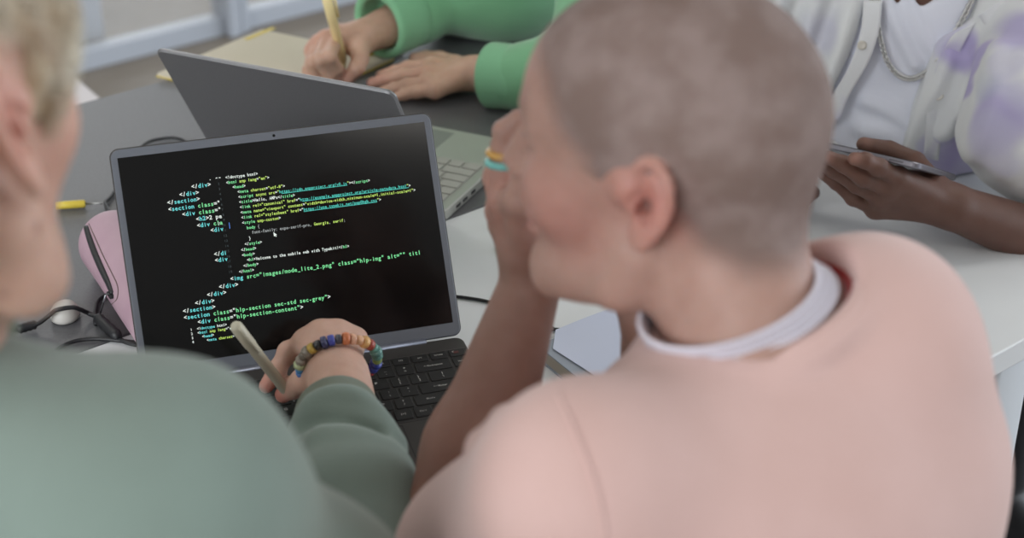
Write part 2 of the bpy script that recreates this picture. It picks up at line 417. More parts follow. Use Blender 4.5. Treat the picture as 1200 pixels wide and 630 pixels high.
# hinge bar, lid, display
bm = bmesh.new(); add_tube(bm, [LM @ Vector((-.27, .0005, -.001)), LM @ Vector((-.037, .0005, -.001))], .0042, 14); obj('hinge', bm, mat('hinge_metal', srgb(110, 112, 122), .3, .5), lap, True)
lid = None
bm = bmesh.new(); add_plate(bm, (-W, .0015, -.0052), (0, .2265, 0), LL, .0085, 6, .001); lid = obj('lid', bm, [M_bez], lap)
bm = bmesh.new(); add_plate(bm, (-W - .0011, .0011, -.0056), (.0011, .2276, -.0012), LL, .0088, 6, .001); obj('lid_shell', bm, M_lap, lid)
bm = bmesh.new(); add_box(bm, (-.3093, .0150, -.0005), (-.0068, .2183, .0003), LL); obj('display', bm, M_glassblk, lap)
bm = bmesh.new(); add_lathe(bm, [(.0014, 0), (.0014, .0002)], LL @ Matrix.Translation((-.158, .2223, 0)), 12); obj('webcam', bm, M_glassblk, lid)
bm = bmesh.new(); add_box(bm, (-.0012, -.032, -.0095), (.0006, -.022, -.0055), LM, .0005); add_box(bm, (-.0012, -.052, -.0095), (.0006, -.040, -.0055), LM, .0005); obj('port', bm, M_dark, lap)
ES = .95
def em(n, c): return mat(n, (0, 0, 0, 1), .6, emit=c, estr=ES)
TM = [em('text_white', srgb(235, 245, 238)), em('text_cyan', srgb(110, 225, 225)), em('text_green', srgb(130, 235, 160)), em('text_lime', srgb(200, 235, 110)), em('text_teal', srgb(80, 205, 190)), em('text_dim', srgb(50, 60, 62)), em('text_blue', srgb(80, 130, 220)), em('text_grey', srgb(160, 165, 165))]
Wh, Cy, Gr, Li, Te, Di, Bl, Gy = range(8)
def seg(*parts):
    s = ''; m = []
    for t, c in parts: s += t; m += [c] * len(t)
    return s, m
bm = bmesh.new()
def big(x, y, *parts):
    s, m = seg(*parts); write(bm, s, LL, x, y, .00312, .0058, m, .0006)
def small(col, y, *parts, x0=-.2105, pitch=.00211, size=.0042):
    s, m = seg(*parts); write(bm, s, LL, x0 + col * .00211, y, pitch, size, m, .0006)
    return x0 + col * .00211
big(-.2268, .1885, ('. --', Wh))
for x, y in ((-.2440, .1825), (-.2564, .1762)): big(x, y, ('</', Wh), ('div', Cy), ('>', Wh))
big(-.2688, .1700, ('</', Wh), ('section', Cy), ('>', Wh))
big(-.2688, .1635, ('<', Wh), ('section ', Cy), ('class', Gr), ('="', Wh))
big(-.2564, .1570, ('<', Wh), ('div ', Cy), ('class', Gr), ('="', Wh))
big(-.2440, .1507, ('<', Wh), ('h2', Cy), ('>2 pe', Wh))
big(-.2440, .1445, ('<', Wh), ('div ', Cy), ('cla', Gr))
big(-.2318, .1382, ('<', Wh), ('div', Cy))
big(-.2318, .1148, ('</', Wh), ('di', Cy)); big(-.2318, .1088, ('<', Wh), ('div', Cy))
big(-.2197, .0890, ('<', Wh), ('img ', Cy), ('src=', Gr), ('"images/mode_lite_2.png"', Gr), (' class', Gr), ('="hlp-img"', Gr), (' alt=""', Gr), (' titl', Gr))
big(-.2316, .0828, ('</', Wh), ('div', Cy), ('>', Wh)); big(-.2440, .0768, ('</', Wh), ('div', Cy), ('>', Wh)); big(-.2564, .0705, ('</', Wh), ('div', Cy), ('>', Wh))
big(-.2688, .0645, ('</', Wh), ('section', Cy), ('>', Wh))
big(-.2688, .0582, ('<', Wh), ('section ', Cy), ('class', Gr), ('="', Wh), ('hlp-section sec-std sec-grey"', Gr), ('>', Wh))
big(-.2564, .0520, ('<', Wh), ('div ', Cy), ('class', Gr), ('="', Wh), ('hlp-section-content"', Gr), ('>', Wh))
Y = [.1872 - i * .00508 for i in range(20)]
small(0, Y[0], ('<!doctype html>', Wh))
small(0, Y[1], ('<', Wh), ('html ', Gr), ('amp lang', Li), ('=', Wh), ('"en"', Li), ('>', Wh))
small(2.6, Y[2], ('<', Wh), ('head', Gr), ('>', Wh))
small(4.6, Y[3], ('<', Wh), ('meta ', Gr), ('charset', Li), ('=', Wh), ('"utf-8"', Li), ('>', Wh))
small(4.6, Y[4], ('<', Wh), ('script ', Gr), ('async src', Li), ('=', Wh), ('"', Li), ('https://cdn.ampproject.org/v0.js', Te), ('"', Li), ('></', Wh), ('script', Gr), ('>', Wh))
small(4.6, Y[5], ('<', Wh), ('title', Gr), ('>Hello, AMPs</', Wh), ('title', Gr), ('>', Wh))
small(4.6, Y[6], ('<', Wh), ('link ', Gr), ('rel="canonical" href', Li), ('="', Wh), ('http://example.ampproject.org/article-metadata.html', Te), ('"', Li), ('>', Wh))
small(4.6, Y[7], ('<', Wh), ('meta ', Gr), ('name="viewport" content', Li), ('=', Wh), ('"width=device-width,minimum-scale=1,initial-scale=1"', Li), ('>', Wh))
small(4.6, Y[8], ('<', Wh), ('link ', Gr), ('rel="stylesheet" href', Li), ('="', Wh), ('https://use.typekit.net/pep0hgb.css', Te), ('"', Li), ('>', Wh))
small(4.6, Y[9], ('<', Wh), ('style ', Gr), ('amp-custom', Li), ('>', Wh))
small(6.4, Y[10] - .0003, ('body ', Gr), ('{', Gy)); small(8.4, Y[11] - .0003, ('font-family: expo-serif-pro, ', Gy), ('Georgia', Li), (', ', Gy), ('serif', Li), (';', Gy))
small(6.6, Y[12] - .0005, ('}', Wh)); small(4.4, Y[13] - .0006, ('</', Wh), ('style', Gr), ('>', Wh)); small(2.4, Y[14] - .0007, ('</', Wh), ('head', Gr), ('>', Wh))
small(2.4, Y[15] - .0008, ('<', Wh), ('body', Gr), ('>', Wh)); small(4.4, Y[16] - .0009, ('<', Wh), ('h1', Gr), ('>Welcome to the mobile web with Typekit!</', Wh), ('h1', Gr), ('>', Wh))
small(2.4, Y[17] - .001, ('</', Wh), ('body', Gr), ('>', Wh)); small(0, Y[18] - .0011, ('</', Wh), ('html', Gr), ('>', Wh))
def under(c0, n, y):
    x = -.2105 + (4.6 + c0) * .00211
    add_box(bm, (x, y - .0022, .0005), (x + n * .00211, y - .0017, .0007), LL, mi=Te)
under(8 + 9 + 3, 31, Y[4]); under(6 + 22 + 1, 51, Y[6]); under(6 + 23, 35, Y[8])
SX = -.2580; Yb = [.0458 - i * .00405 for i in range(4)]
for i, s in enumerate('1234'): small(0, Yb[i], (s, Wh), x0=-.2645, size=.0034)
small(0, Yb[0], ('<!', Wh), ('doctype ', Cy), ('html>', Wh), x0=SX, pitch=.00192, size=.0038)
small(0, Yb[1], ('<', Wh), ('html ', Cy), ('amp lang', Li), ('="e', Wh), x0=SX, pitch=.00192, size=.0038)
small(1.8, Yb[2], ('<', Wh), ('head', Cy), ('>', Wh), x0=SX, pitch=.00192, size=.0038)
small(3.6, Yb[3], ('<', Wh), ('meta ', Cy), ('charset', Li), ('=".', Wh), x0=SX, pitch=.00192, size=.0038)
for i in range(19):
    write(bm, str(i + 1).rjust(2), LL, -.2205, Y[i], .0019, .0032, Di, .0006)
write(bm, '9', LL, -.2245, .1435, .003, .005, Gy, .0006)
add_box(bm, (-.2135, .1375, .0005), (-.2128, .1435, .0007), LL, mi=Bl)
# mouse pointer
pv = [(-.1720, .1285), (-.1720, .1240), (-.1709, .1249), (-.1701, .1235), (-.1694, .1239), (-.1701, .1253), (-.1687, .1254)]
f = bm.faces.new([bm.verts.new(LL @ Vector((x, y, .0007))) for x, y in pv][::-1]); f.material_index = Wh
o = obj('code_text', bm, TM, None); disp_o = [c for c in lap.children if c.name.startswith('display')][0]; o.parent = disp_o; o.matrix_parent_inverse = Matrix.Translation(-wloc(disp_o))

# ================================================================== SILVER LAPTOP
P1 = atz(521, 248, .754); P2 = atz(600, 177, .754); sd = unit((P2 - P1) * [1, 1, 0]); sw = np.array([-sd[1], sd[0], 0])     # depth and width directions
sx = -sw                                                   # right of the image
SM = frame(P1, sx, sd, TZ)
M_silver = mat('silver_aluminium', srgb(182, 184, 178), .38, .35, .5)
M_silverback = mat('grey_aluminium_lid', srgb(140, 140, 142), .42, .6, .5, noise=(700, 2, .3, .7), col2=srgb(134, 134, 136))
M_skey = mat('light_grey_keys', srgb(172, 173, 166), .55)
sl = thing('laptop', 'open silver grey laptop seen from behind its lid, on the grey desk', 'laptop', None, tuple(P1 - TZ * .014))
bm = bmesh.new(); add_plate(bm, (-.305, 0, -.0135), (0, .215, 0), SM, .010, 6, .0015); obj('base', bm, M_silver, sl)
fi = math.radians(29); sl_u = TZ * math.cos(fi) - sd * math.sin(fi); sl_n = np.cross(sx, sl_u)
SLm = frame(P1 + TZ * .002, sx, sl_u, sl_n)
bm = bmesh.new(); add_plate(bm, (-.305, .001, 0), (0, .2165, .0055), SLm, .011, 6, .002); slid = obj('lid', bm, M_silverback, sl)
bm = bmesh.new(); add_box(bm, (-.299, .012, -.0004), (-.006, .209, .0003), SLm); obj('display', bm, M_glassblk, sl)
bm = bmesh.new(); add_tube(bm, [SM @ Vector((-.28, .001, 0)), SM @ Vector((-.025, .001, 0))], .0045, 12); obj('hinge', bm, M_silverback, sl, True)
bm = bmesh.new(); add_box(bm, (-.2, .14, -.0001), (-.09, .205, .0003), SM, .0001); obj('trackpad', bm, mat('silver_trackpad', srgb(140, 143, 140), .4, .2), sl)
for ri in range(6):
    y0 = .022 + ri * .0182; n_ = 15
    if ri == 5: wd = [1.25, 1, 1, 1, 5.5, 1, 1, 1, 1, 1]
    elif ri == 0: wd = [1] * 14 + [.75]
    else: wd = [[1] * 13 + [1.75], [1.5] + [1] * 11 + [2.25], [1.75] + [1] * 10 + [3.0], [2.25] + [1] * 9 + [3.5]][ri - 1]
    x = -.0125
    for w_ in wd:
        bm = bmesh.new(); add_plate(bm, (x - w_ * .019 + .0012, y0 + .0010, .0003), (x - .0012, y0 + .0172, .0018), SM, .0012, 2, .0004); obj('key', bm, M_skey, sl); x -= w_ * .019
bm = bmesh.new()
for y in (.03, .048, .07): add_box(bm, (-.0008, y, -.0095), (.0006, y + .011, -.0055), SM, .0004)
obj('port', bm, M_dark, sl)

# ================================================================== THINGS ON THE DESKS
M_black = mat('black_rubber', srgb(34, 35, 38), .45)
M_paper = mat('white_paper', srgb(196, 203, 222), .8, noise=(4, 2, .3, .7), col2=srgb(190, 197, 218))
M_cream = mat('cream_paper', srgb(212, 204, 186), .8, noise=(8, 3, .3, .7), col2=srgb(204, 196, 176))
M_yellow = mat('yellow_plastic', srgb(214, 190, 70), .4)
def sheet(name, pts, z, m, th=.0006, parent=None, bend=0):
    bm = bmesh.new(); P = [np.array([p[0], p[1], z]) for p in pts]; n = 14; g = []
    for lay in (0, 1):
        G_ = [[bm.verts.new(Vector(tuple((P[0] * (1 - u) + P[1] * u) * (1 - v) + (P[3] * (1 - u) + P[2] * u) * v + TZ * (lay * th + bend * math.sin(PI * u * 1.3) * v * v)))) for u in [i / n for i in range(n + 1)]] for v in [i / n for i in range(n + 1)]]
        g.append(G_)
    for lay, G_ in enumerate(g):
        for i in range(n):
            for j in range(n):
                q = (G_[i][j], G_[i][j + 1], G_[i + 1][j + 1], G_[i + 1][j]); bm.faces.new(q if lay else q[::-1])
    a, b = g
    for i in range(n):
        for q in ((a[0][i], a[0][i + 1], b[0][i + 1], b[0][i]), (a[n][i + 1], a[n][i], b[n][i], b[n][i + 1]), (a[i + 1][0], a[i][0], b[i][0], b[i + 1][0]), (a[i][n], a[i + 1][n], b[i + 1][n], b[i][n])): bm.faces.new(q)
    bmesh.ops.recalc_face_normals(bm, faces=bm.faces[:])
    return obj(name, bm, m, parent)
# writing pad under the green sweatshirt's hand
a = atz(183, 90, .7405); b = atz(307, 38, .7405); c = atz(462, 70, .7405); d = a + c - b
t = thing('notepad', 'large open cream notepad with yellow binding under the writing hand', 'notepad', None, tuple(a))
sheet('cover', [a, b, c, d], .7405, M_yellow, .0015, t)
ins = lambda p, q, f: p + (q - p) * f
cc_ = (a + b + c + d) / 4
sheet('pages', [ins(a, cc_, .012), ins(b, cc_, .012), ins(c, cc_, .012), ins(d, cc_, .012)], .742, M_cream, .004, t)
e1 = ins(b, a, .30); e2 = ins(b, a, .36)
bm = bmesh.new()
q0 = ins(b, a, .22); dirc = unit(c - b)
for q in (q0,): 
    add_box(bm, (0, -.004, 0), (.06, .004, .0005), frame(np.array([q[0], q[1], .7462]) + dirc * .012, unit(b - a), -dirc, TZ))
obj('binding_strip', bm, M_yellow, t)
# book with blue grey cover and loose sheet over it
b1 = atz(648, 424, .752); b2 = atz(690, 458, .752); bd = unit(b2 - b1); bn = np.array([-bd[1], bd[0], 0])
if bn[1] < 0: bn = -bn
BKM = frame(np.array([b1[0], b1[1], .7402]) - bd * .03, bd, bn if np.cross(bd, bn)[2] > 0 else bn, TZ)
bk = thing('book', 'blue grey book lying closed between the shaved person\'s arms', 'book', None, tuple(b1 * [1, 1, 0] + [0, 0, .7402]))
M_cover = mat('blue_grey_cover', srgb(150, 158, 170), .5)
bm = bmesh.new(); add_box(bm, (0, 0, 0), (.2, .145, .0015), BKM, .0004); add_box(bm, (0, 0, .0155), (.2, .145, .017), BKM, .0004); add_box(bm, (0, .1435, 0), (.2, .145, .017), BKM, .0004); obj('cover', bm, M_cover, bk)
bm = bmesh.new()
for i in range(14): add_box(bm, (.003, .002 + .0004 * (i % 3), .0016 + i * .00098), (.197, .143, .0016 + i * .00098 + .0008), BKM)
obj('pages', bm, mat('page_edges', srgb(178, 170, 158), .8), bk)
s1 = atz(651, 386, .759); s2 = atz(704, 367, .759); s3 = atz(648, 408, .759); s4 = atz(760, 480, .759); s5 = s2 + (s4 - s3) * 1.0
o = sheet('paper_sheet', [s3, s4, s1 + (s2 - s1) * 2.6, s1], .7585, M_paper, .0004, None, .002); tag(o, 'bluish white sheet of paper lying over the blue grey book', 'paper')
# pencil case
pc1 = at(131, 284, 1.86); pc1[2] = .776; pc1 = atz(131, 286, .7765); pc2 = atz(192, 372, .7765)
ax_ = unit(pc2 - pc1); sd_ = np.array([-ax_[1], ax_[0], 0]); sd_ = sd_ if sd_[0] < 0 else -sd_
case = Sdf(.03); case.cone(pc1, pc2, .0335, .0335)
case.cone(pc1 - TZ * .006 - sd_ * .01, pc2 - TZ * .006 - sd_ * .01, .028, .028)
case.disp(wob(3, 40, .0012))
def hit(f, x, y, d0=.5, d1=3.0):
    rr = ray(x, y); L_ = np.linalg.norm(rr); t = d0
    for _ in range(200):
        p = np.array([0, 0, CZ]) + t * rr; v = float(f(p[None])[0])
        if v < .0003: return p
        t += max(v, .0004) / L_ * .8
        if t > d1: return None
    return p
pt_ = thing('pencil_case', 'pink mauve pencil case with open black zip behind the laptop', 'pencil case', None, tuple((pc1 + pc2) / 2 * [1, 1, 0] + [0, 0, .7405]))
M_mauve = mat('mauve_leather', srgb(186, 156, 168), .5, noise=(25, 3, .3, .7), col2=srgb(178, 147, 161), bump=(500, .15))
soft('shell', case, M_mauve, pt_, .0015)
zp = [hit(case, x, y) for x, y in ((101, 266), (106, 282), (113, 300), (121, 318), (128, 333), (132, 344))]
if all(p is not None for p in zp):
    z_ = spline(zp, 5); bm = bmesh.new(); add_tube(bm, z_, [.0028 + .0012 * math.sin(PI * i / (len(z_) - 1)) for i in range(len(z_))], 8); obj('zip', bm, M_black, pt_, True)
    lipl = [hit(case, x, y) for x, y in ((104, 262), (112, 280), (121, 300), (131, 320), (138, 336), (137, 350), (131, 356), (124, 350))]
    lipl = [p for p in lipl if p is not None]
    bm = bmesh.new(); add_tube(bm, spline(lipl, 4), .0006, 6); obj('seam', bm, mat('seam_tan', srgb(120, 100, 100), .7), pt_, True)
    bm = bmesh.new(); add_tube(bm, [hit(case, 130, 344), hit(case, 131, 344) + np.array([-.004, -.008, .004]), atz(118, 366, .748)], [.0016, .0012, .001], 8); obj('zip_pull', bm, mat('zip_metal', srgb(140, 145, 148), .3, .9), pt_, True)
    bm = bmesh.new(); add_box(bm, (-.004, -.006, -.002), (.004, .006, .002), frame(hit(case, 131, 345), unit(np.cross(ax_, TZ)), ax_, TZ), .001); obj('zip_slider', bm, M_black, pt_)
# cable clip, cables
cl = atz(77, 373, .74)
bm = bmesh.new(); add_lathe(bm, [(.0125, .0006), (.0150, .003), (.0153, .006), (.0142, .011), (.0115, .0155), (.007, .0185), (.002, .0195)], Matrix.Translation(Vector(cl)) @ Matrix.Diagonal((1.0, 1.15, 1, 1)), 28)
o = obj('cable_clip', bm, mat('white_silicone', srgb(205, 202, 196), .5), None, True); tag(o, 'small white domed cable clip on the grey desk, cable across it', 'cable clip')
def cable(name, label, pts, r_, cat='cable', kids=()):
    t = thing(name, label, cat, None, tuple(pts[0]))
    bm = bmesh.new(); add_tube(bm, spline(pts, 8), r_, 8); obj('cord', bm, M_black, t, True)
    for nm, a_, b_, ra in kids:
        bm = bmesh.new(); n = 9; q = [np.asarray(a_) * (1 - i / (n - 1)) + np.asarray(b_) * i / (n - 1) for i in range(n)]
        add_tube(bm, q, [ra * (.55 if i in (0, n - 1) else (1 if i % 2 else .86)) for i in range(n)], 10); obj(nm, bm, M_black, t, True)
    return t
top = lambda x, y, z=.7432: atz(x, y, z)
cable('cable', 'black cable running over the white clip to a ribbed connector',
      [top(-40, 400), top(0, 390, .746), top(40, 381, .748), top(58, 369, .755), top(66, 363, .762), top(84, 360, .762), top(93, 362, .757), top(104, 367, .747), top(118, 374, .746), top(128, 384, .746), top(142, 398, .744), top(160, 404, .744)], .0024, 'cable',
      [('strain_relief', top(20, 386, .747), top(43, 379, .7475), .0055), ('connector', top(113, 371, .747), top(139, 395, .747), .0065)])
cable('cable', 'black cable lying along the grey desk edge under the pencil case', [top(40, 425), top(62, 412), top(78, 403), top(95, 398), top(120, 397), top(150, 400), top(190, 404)], .0022)
cable('cable', 'thin black cable looped on the grey desk behind the dark laptop',
      [top(112, 380), top(112, 362), top(120, 348), top(160, 330), top(170, 290), top(140, 262), top(124, 240), top(131, 229), top(150, 200), top(166, 172), top(186, 163), top(214, 164), top(240, 190), top(260, 230)], .0022)
cable('cable', 'dark green cable curving over the white desk right of the laptop', [top(470, 352), top(520, 347, .7425), top(555, 350, .7425), top(585, 357, .7425), top(625, 372, .7425), top(660, 392, .7425), ], .0019)
# usb plug in the laptop's side
U1 = LM @ Vector((.001, -.026, -.0075)); ud = unit(np.array(atz(596, 397, .7485)) - np.array(U1)); ud = np.array([ud[0], ud[1], 0]); ud = unit(ud)
um = frame(np.array(U1), ud, np.array([-ud[1], ud[0], 0]), TZ)
t = thing('plug', 'black cable plug pushed into the dark laptop\'s right side', 'plug', None, tuple(U1))
bm = bmesh.new(); add_box(bm, (.0035, -.0065, -.0048), (.046, .0065, .0048), um, .0022, 3); obj('plug_body', bm, M_black, t, True)
bm = bmesh.new(); add_box(bm, (-.004, -.004, -.0012), (.0035, .004, .0012), um, .001); obj('plug_tip', bm, mat('plug_metal', srgb(190, 180, 150), .3, .9), t)
bm = bmesh.new(); e_ = np.array(um @ Vector((.045, 0, 0))); add_tube(bm, spline([e_, e_ + ud * .03, e_ + ud * .07 + [.01, -.02, -.002], e_ + ud * .1 + [.02, -.05, -.004]], 6), .002, 8); obj('cord', bm, M_black, t, True)
# yellow handled tool
y1 = atz(78, 240, .7452); y2 = atz(100, 238.5, .7452); y3 = atz(121, 238, .7452)
t = thing('screwdriver', 'small yellow handled screwdriver lying behind the pencil case', 'screwdriver', None, tuple(y1))
bm = bmesh.new(); add_tube(bm, [y1 + (y1 - y2) * .6, y1, y2 - (y2 - y1) * .06, y2], [.0045, .0048, .0048, .0036], 10); obj('handle', bm, M_yellow, t, True)
bm = bmesh.new(); add_tube(bm, [y2, y3 - (y3 - y2) * .1, y3], [.0012, .0012, .0006], 8); obj('shaft', bm, mat('tool_steel', srgb(150, 150, 148), .3, .9), t, True)
# green rubber, pencil
g1 = atz(592, 289, .7455)
bm = bmesh.new(); add_plate(bm, (-.007, -.011, -.005), (.012, .011, .005), frame(g1, unit([1, .4, 0]), unit([-.4, 1, 0]), TZ), .004, 4, .002)
o = obj('eraser', bm, mat('green_rubber', srgb(140, 165, 120), .6), None); tag(o, 'small pale green eraser on the white desk behind the wrist', 'eraser')
bm = bmesh.new(); p1 = atz(424, 68, .7455); p2 = atz(471, 56.5, .7435); add_tube(bm, [p1 + TZ * .003, p2], .0032, 6); pz = thing('pencil', 'yellow pencil lying on the grey desk beside the notepad', 'pencil', None, tuple(p1)); obj('barrel', bm, M_yellow, pz)
bm = bmesh.new(); q = unit(p1 - p2); add_tube(bm, [p1 + TZ * .003, p1 + TZ * .003 + q * .012], [.0032, .0004], 6); obj('tip', bm, M_cream, pz)

# ================================================================== CHAIRS
def chair(name, label, pos, face, m, ml, parts=True, h=.45, back=True):
    f = unit([face[0], face[1], 0]); s = np.array([f[1], -f[0], 0]); M = frame(np.array([pos[0], pos[1], 0]), s, f, TZ)
    t = thing(name, label, 'chair', 'chairs around the desks', (pos[0], pos[1], 0))
    bm = bmesh.new(); add_plate(bm, (-.21, -.21, h - .025), (.21, .21, h), M, .06, 6, .008); obj('seat', bm, m, t)
    for a_ in (-1, 1):
        for b_ in (-1, 1):
            bm = bmesh.new(); add_tube(bm, [M @ Vector((a_ * .16, b_ * .16, h - .02)), M @ Vector((a_ * .2, b_ * .21, 0))], .012, 10); obj('leg', bm, ml, t, True)
    if back:
        bm = bmesh.new(); add_plate(bm, (-.19, -.10, 0), (.19, .10, .02), M @ Matrix.Translation((0, -.235, h + .24)) @ Matrix.Rotation(math.radians(98), 4, 'X'), .06, 6, .006); obj('backrest', bm, m, t)
        for a_ in (-1, 1):
            bm = bmesh.new(); add_tube(bm, [M @ Vector((a_ * .12, -.18, h - .02)), M @ Vector((a_ * .12, -.235, h + .02)), M @ Vector((a_ * .12, -.245, h + .22))], .009, 8); obj('back_support', bm, ml, t, True)
    return t
M_wp = mat('white_plastic', srgb(208, 202, 204), .45)
c1 = atz(80, 83, .45); c2 = atz(118, 115, .45); cdir = unit((c2 - c1) * [1, 1, 0]); cn = np.array([cdir[1], -cdir[0], 0]); cn = cn if cn[0] < 0 else -cn
cpos = c1 + cdir * .20 + cn * .205
chair('chair', 'white plastic chair standing beyond the grey desk at far left', cpos, cdir, M_wp, M_whiteleg)
# ================================================================== PEOPLE
def basis(yaw, pitch=0, roll=0):        # columns right, forward, up; yaw turns left, pitch nods down, roll tips to the person's left
    f0 = np.array([-math.sin(yaw), math.cos(yaw), 0]); r0 = np.array([math.cos(yaw), math.sin(yaw), 0])
    f = f0 * math.cos(pitch) - TZ * math.sin(pitch); u = np.cross(r0, f)
    r = r0 * math.cos(roll) + u * math.sin(roll); u = np.cross(r, f)
    return np.stack([r, f, u], 1)
class Head:
    def __init__(s, c, yaw, pitch=0, roll=0, k=1.0):
        s.c = np.asarray(c, float); s.R = basis(yaw, pitch, roll); s.k = k
    def T(s, x, y, z): return s.c + s.R @ (np.array([x, y, z]) * s.k)
    def loc(s, P): return ((P - s.c) @ s.R) / s.k
    def skull(s, S, e=0.0):
        T, R, k = s.T, s.R, s.k
        S.ell(T(0, -.010, .040), np.array([.0765 + e, .094 + e, .083 + e]) * k, R, .02)
        S.ell(T(0, -.034, .018), np.array([.066 + e, .068 + e, .070 + e]) * k, R, .03)
        S.ell(T(0, .040, .030), np.array([.060 + e, .056 + e, .062 + e]) * k, R, .03)
        return S
    def build(s, S, ears=1, tiltback=.16):
        T, R, k = s.T, s.R, s.k
        s.skull(S)
        S.ell(T(0, .036, -.035), np.array([.054, .054, .070]) * k, R, .03)
        for q in (-1, 1):
            S.ell(T(q * .036, .060, -.022), np.array([.026, .026, .028]) * k, R, .02)
            S.cone(T(q * .054, .002, -.050), T(q * .050, .012, -.078), .017 * k, .014 * k, .02)
            S.cone(T(q * .050, .010, -.078), T(q * .014, .072, -.104), .014 * k, .014 * k, .022)
            S.cone(T(q * .018, .085, .026), T(q * .040, .074, .024), .009 * k, .008 * k, .012)
        S.ell(T(0, .076, -.098), np.array([.020, .017, .017]) * k, R, .015)
        S.ell(T(0, .045, -.085), np.array([.035, .035, .022]) * k, R, .02)
        for q in (-1, 1):
            S.ell(T(q * .031, .093, .008), np.array([.019, .016, .012]) * k, R, .012, 's')
            S.ell(T(q * .031, .074, .007), np.array([.0125, .0125, .0125]) * k, R, .003)
            S.ell(T(q * .031, .0785, .0125), np.array([.0155, .011, .0055]) * k, R, .003)
            S.ell(T(q * .031, .0775, -.0005), np.array([.0145, .010, .004]) * k, R, .003)
        S.cone(T(0, .088, .018), T(0, .108, -.022), .007 * k, .0095 * k, .012)
        for q in (-1, 1):
            S.ell(T(q * .011, .099, -.026), np.array([.0075, .010, .007]) * k, R, .006)
            S.ell(T(q * .007, .101, -.033), np.array([.003, .004, .003]) * k, R, .003, 's')
        S.ell(T(0, .088, -.056), np.array([.022, .010, .006]) * k, R, .006)
        S.ell(T(0, .087, -.067), np.array([.019, .010, .0065]) * k, R, .006)
        S.curve([T(-.024, .080, -.062), T(-.01, .097, -.0612), T(.01, .097, -.0612), T(.024, .080, -.062)], .0016 * k, .002, 's')
        if ears:
            for q in (-1, 1): s.ear(S, q, tiltback)
        return S
    def ear(s, S, q, tb=.16):
        k = s.k; o = np.array([q * .0745, -.012, -.004])
        e2 = unit([0, -tb, 1]); e1 = unit([-q * .42, 1, tb]); e3 = np.cross(e1, e2) * q; e3 = unit(e3)
        if e3[0] * q < 0: e3 = -e3
        def E(a, b, c=0): v = o + e1 * a * .84 + e2 * b + e3 * c; return s.T(*v)
        Re = s.R @ np.stack([e1, e2, e3], 1)
        S.cone(s.T(q * .066, .0, .004), E(.002, .002, -.002), .016 * k, .012 * k, .008)
        S.ell(E(-.004, .003, .001), np.array([.0140, .029, .0042]) * k, Re, .003)
        S.ell(E(.001, -.022, .002), np.array([.0105, .0125, .0042]) * k, Re, .004)
        S.ell(E(.001, -.002, .0075), np.array([.010, .0145, .0085]) * k, Re, .003, 's')
        S.ell(E(-.003, .017, .009), np.array([.010, .008, .0060]) * k, Re, .003, 's')
        hp = [(.008, .004, .003), (.013, .012, .004), (.013, .023, .006), (.004, .032, .007), (-.008, .032, .007), (-.018, .024, .007), (-.0215, .009, .006), (-.018, -.007, .005), (-.010, -.020, .004), (-.002, -.029, .003)]
        S.curve([E(*p) for p in hp], [.0028, .0034, .0036, .0038, .0038, .0036, .0034, .003, .003, .0032][0:10] * 1 if k == 1 else [.0034 * k] * 10, .0022)
        S.curve([E(*p) for p in ((.002, .020, .003), (-.007, .017, .0045), (-.0125, .006, .005), (-.0115, -.008, .005), (-.005, -.0145, .0045), (.004, -.014, .004))], .0026 * k, .003)
        S.ell(E(.010, -.004, .004), np.array([.0045, .006, .0045]) * k, Re, .003)
        S.ell(E(.004, -.003, -.002), np.array([.0042, .0062, .011]) * k, Re, .002, 's')
def hand(S, w, mcp, fing, thumb, k=1.0, fk=.0022, wr=.021):
    w = np.asarray(w, float)
    for m in mcp: S.cone(w, m, wr * .72 * k, .0112 * k, .012)
    for a, b in zip(mcp, mcp[1:]): S.cone(a, b, .0110 * k, .0108 * k, .006)
    for m, f, r in zip(mcp, fing, (.0098, .0102, .0098, .0086)):
        pts = [m] + list(f); rr = [r * k, r * .93 * k, r * .82 * k, r * .70 * k]
        for i in range(3): S.cone(pts[i], pts[i + 1], rr[i], rr[i + 1], fk)
        for i in (1, 2): S.ell(pts[i], np.array([1, 1, 1]) * rr[i] * 1.04, None, fk)
    S.cone(w * .75 + np.asarray(thumb[0]) * .25, thumb[0], .0150 * k, .0150 * k, .012)
    for i, (ra, rb) in enumerate(((.0150, .0118), (.0118, .0104), (.0104, .0080))):
        S.cone(thumb[i], thumb[i + 1], ra * k, rb * k, .006 if i == 0 else fk)
def spots(base, L):                     # base colour with soft local tints: pigment, and shade painted on one arm [(centre, radius, colour, amount)]
    def f(P):
        c = np.tile(base, (len(P), 1))
        for p, r, col, am in L:
            m = (am * np.clip(1 - np.linalg.norm(P - np.asarray(p), axis=1) / r, 0, 1) ** 1.0)[:, None]; m = m * m * (3 - 2 * m) if am == 1 else m
            c = c * (1 - m) + col * m
        return c
    return f
def skinmat(name, bump=.25): return mat(name, rough=.5, spec=.35, sss=.25, attr='Col', noise=(60, 4, .3, .75), col2=(.88, .84, .82, 1), bump=(900, bump))
def cloth(name, c, c2=None, bump=.3, sheen=.25, sc=14): return mat(name, c, .85, spec=.2, noise=(sc, 3, .3, .7), col2=c2 or tuple(x * .93 for x in c[:3]) + (1,), bump=(700, bump), sheen=sheen)
M_shoe = mat('shoe_leather', srgb(60, 60, 62), .5)
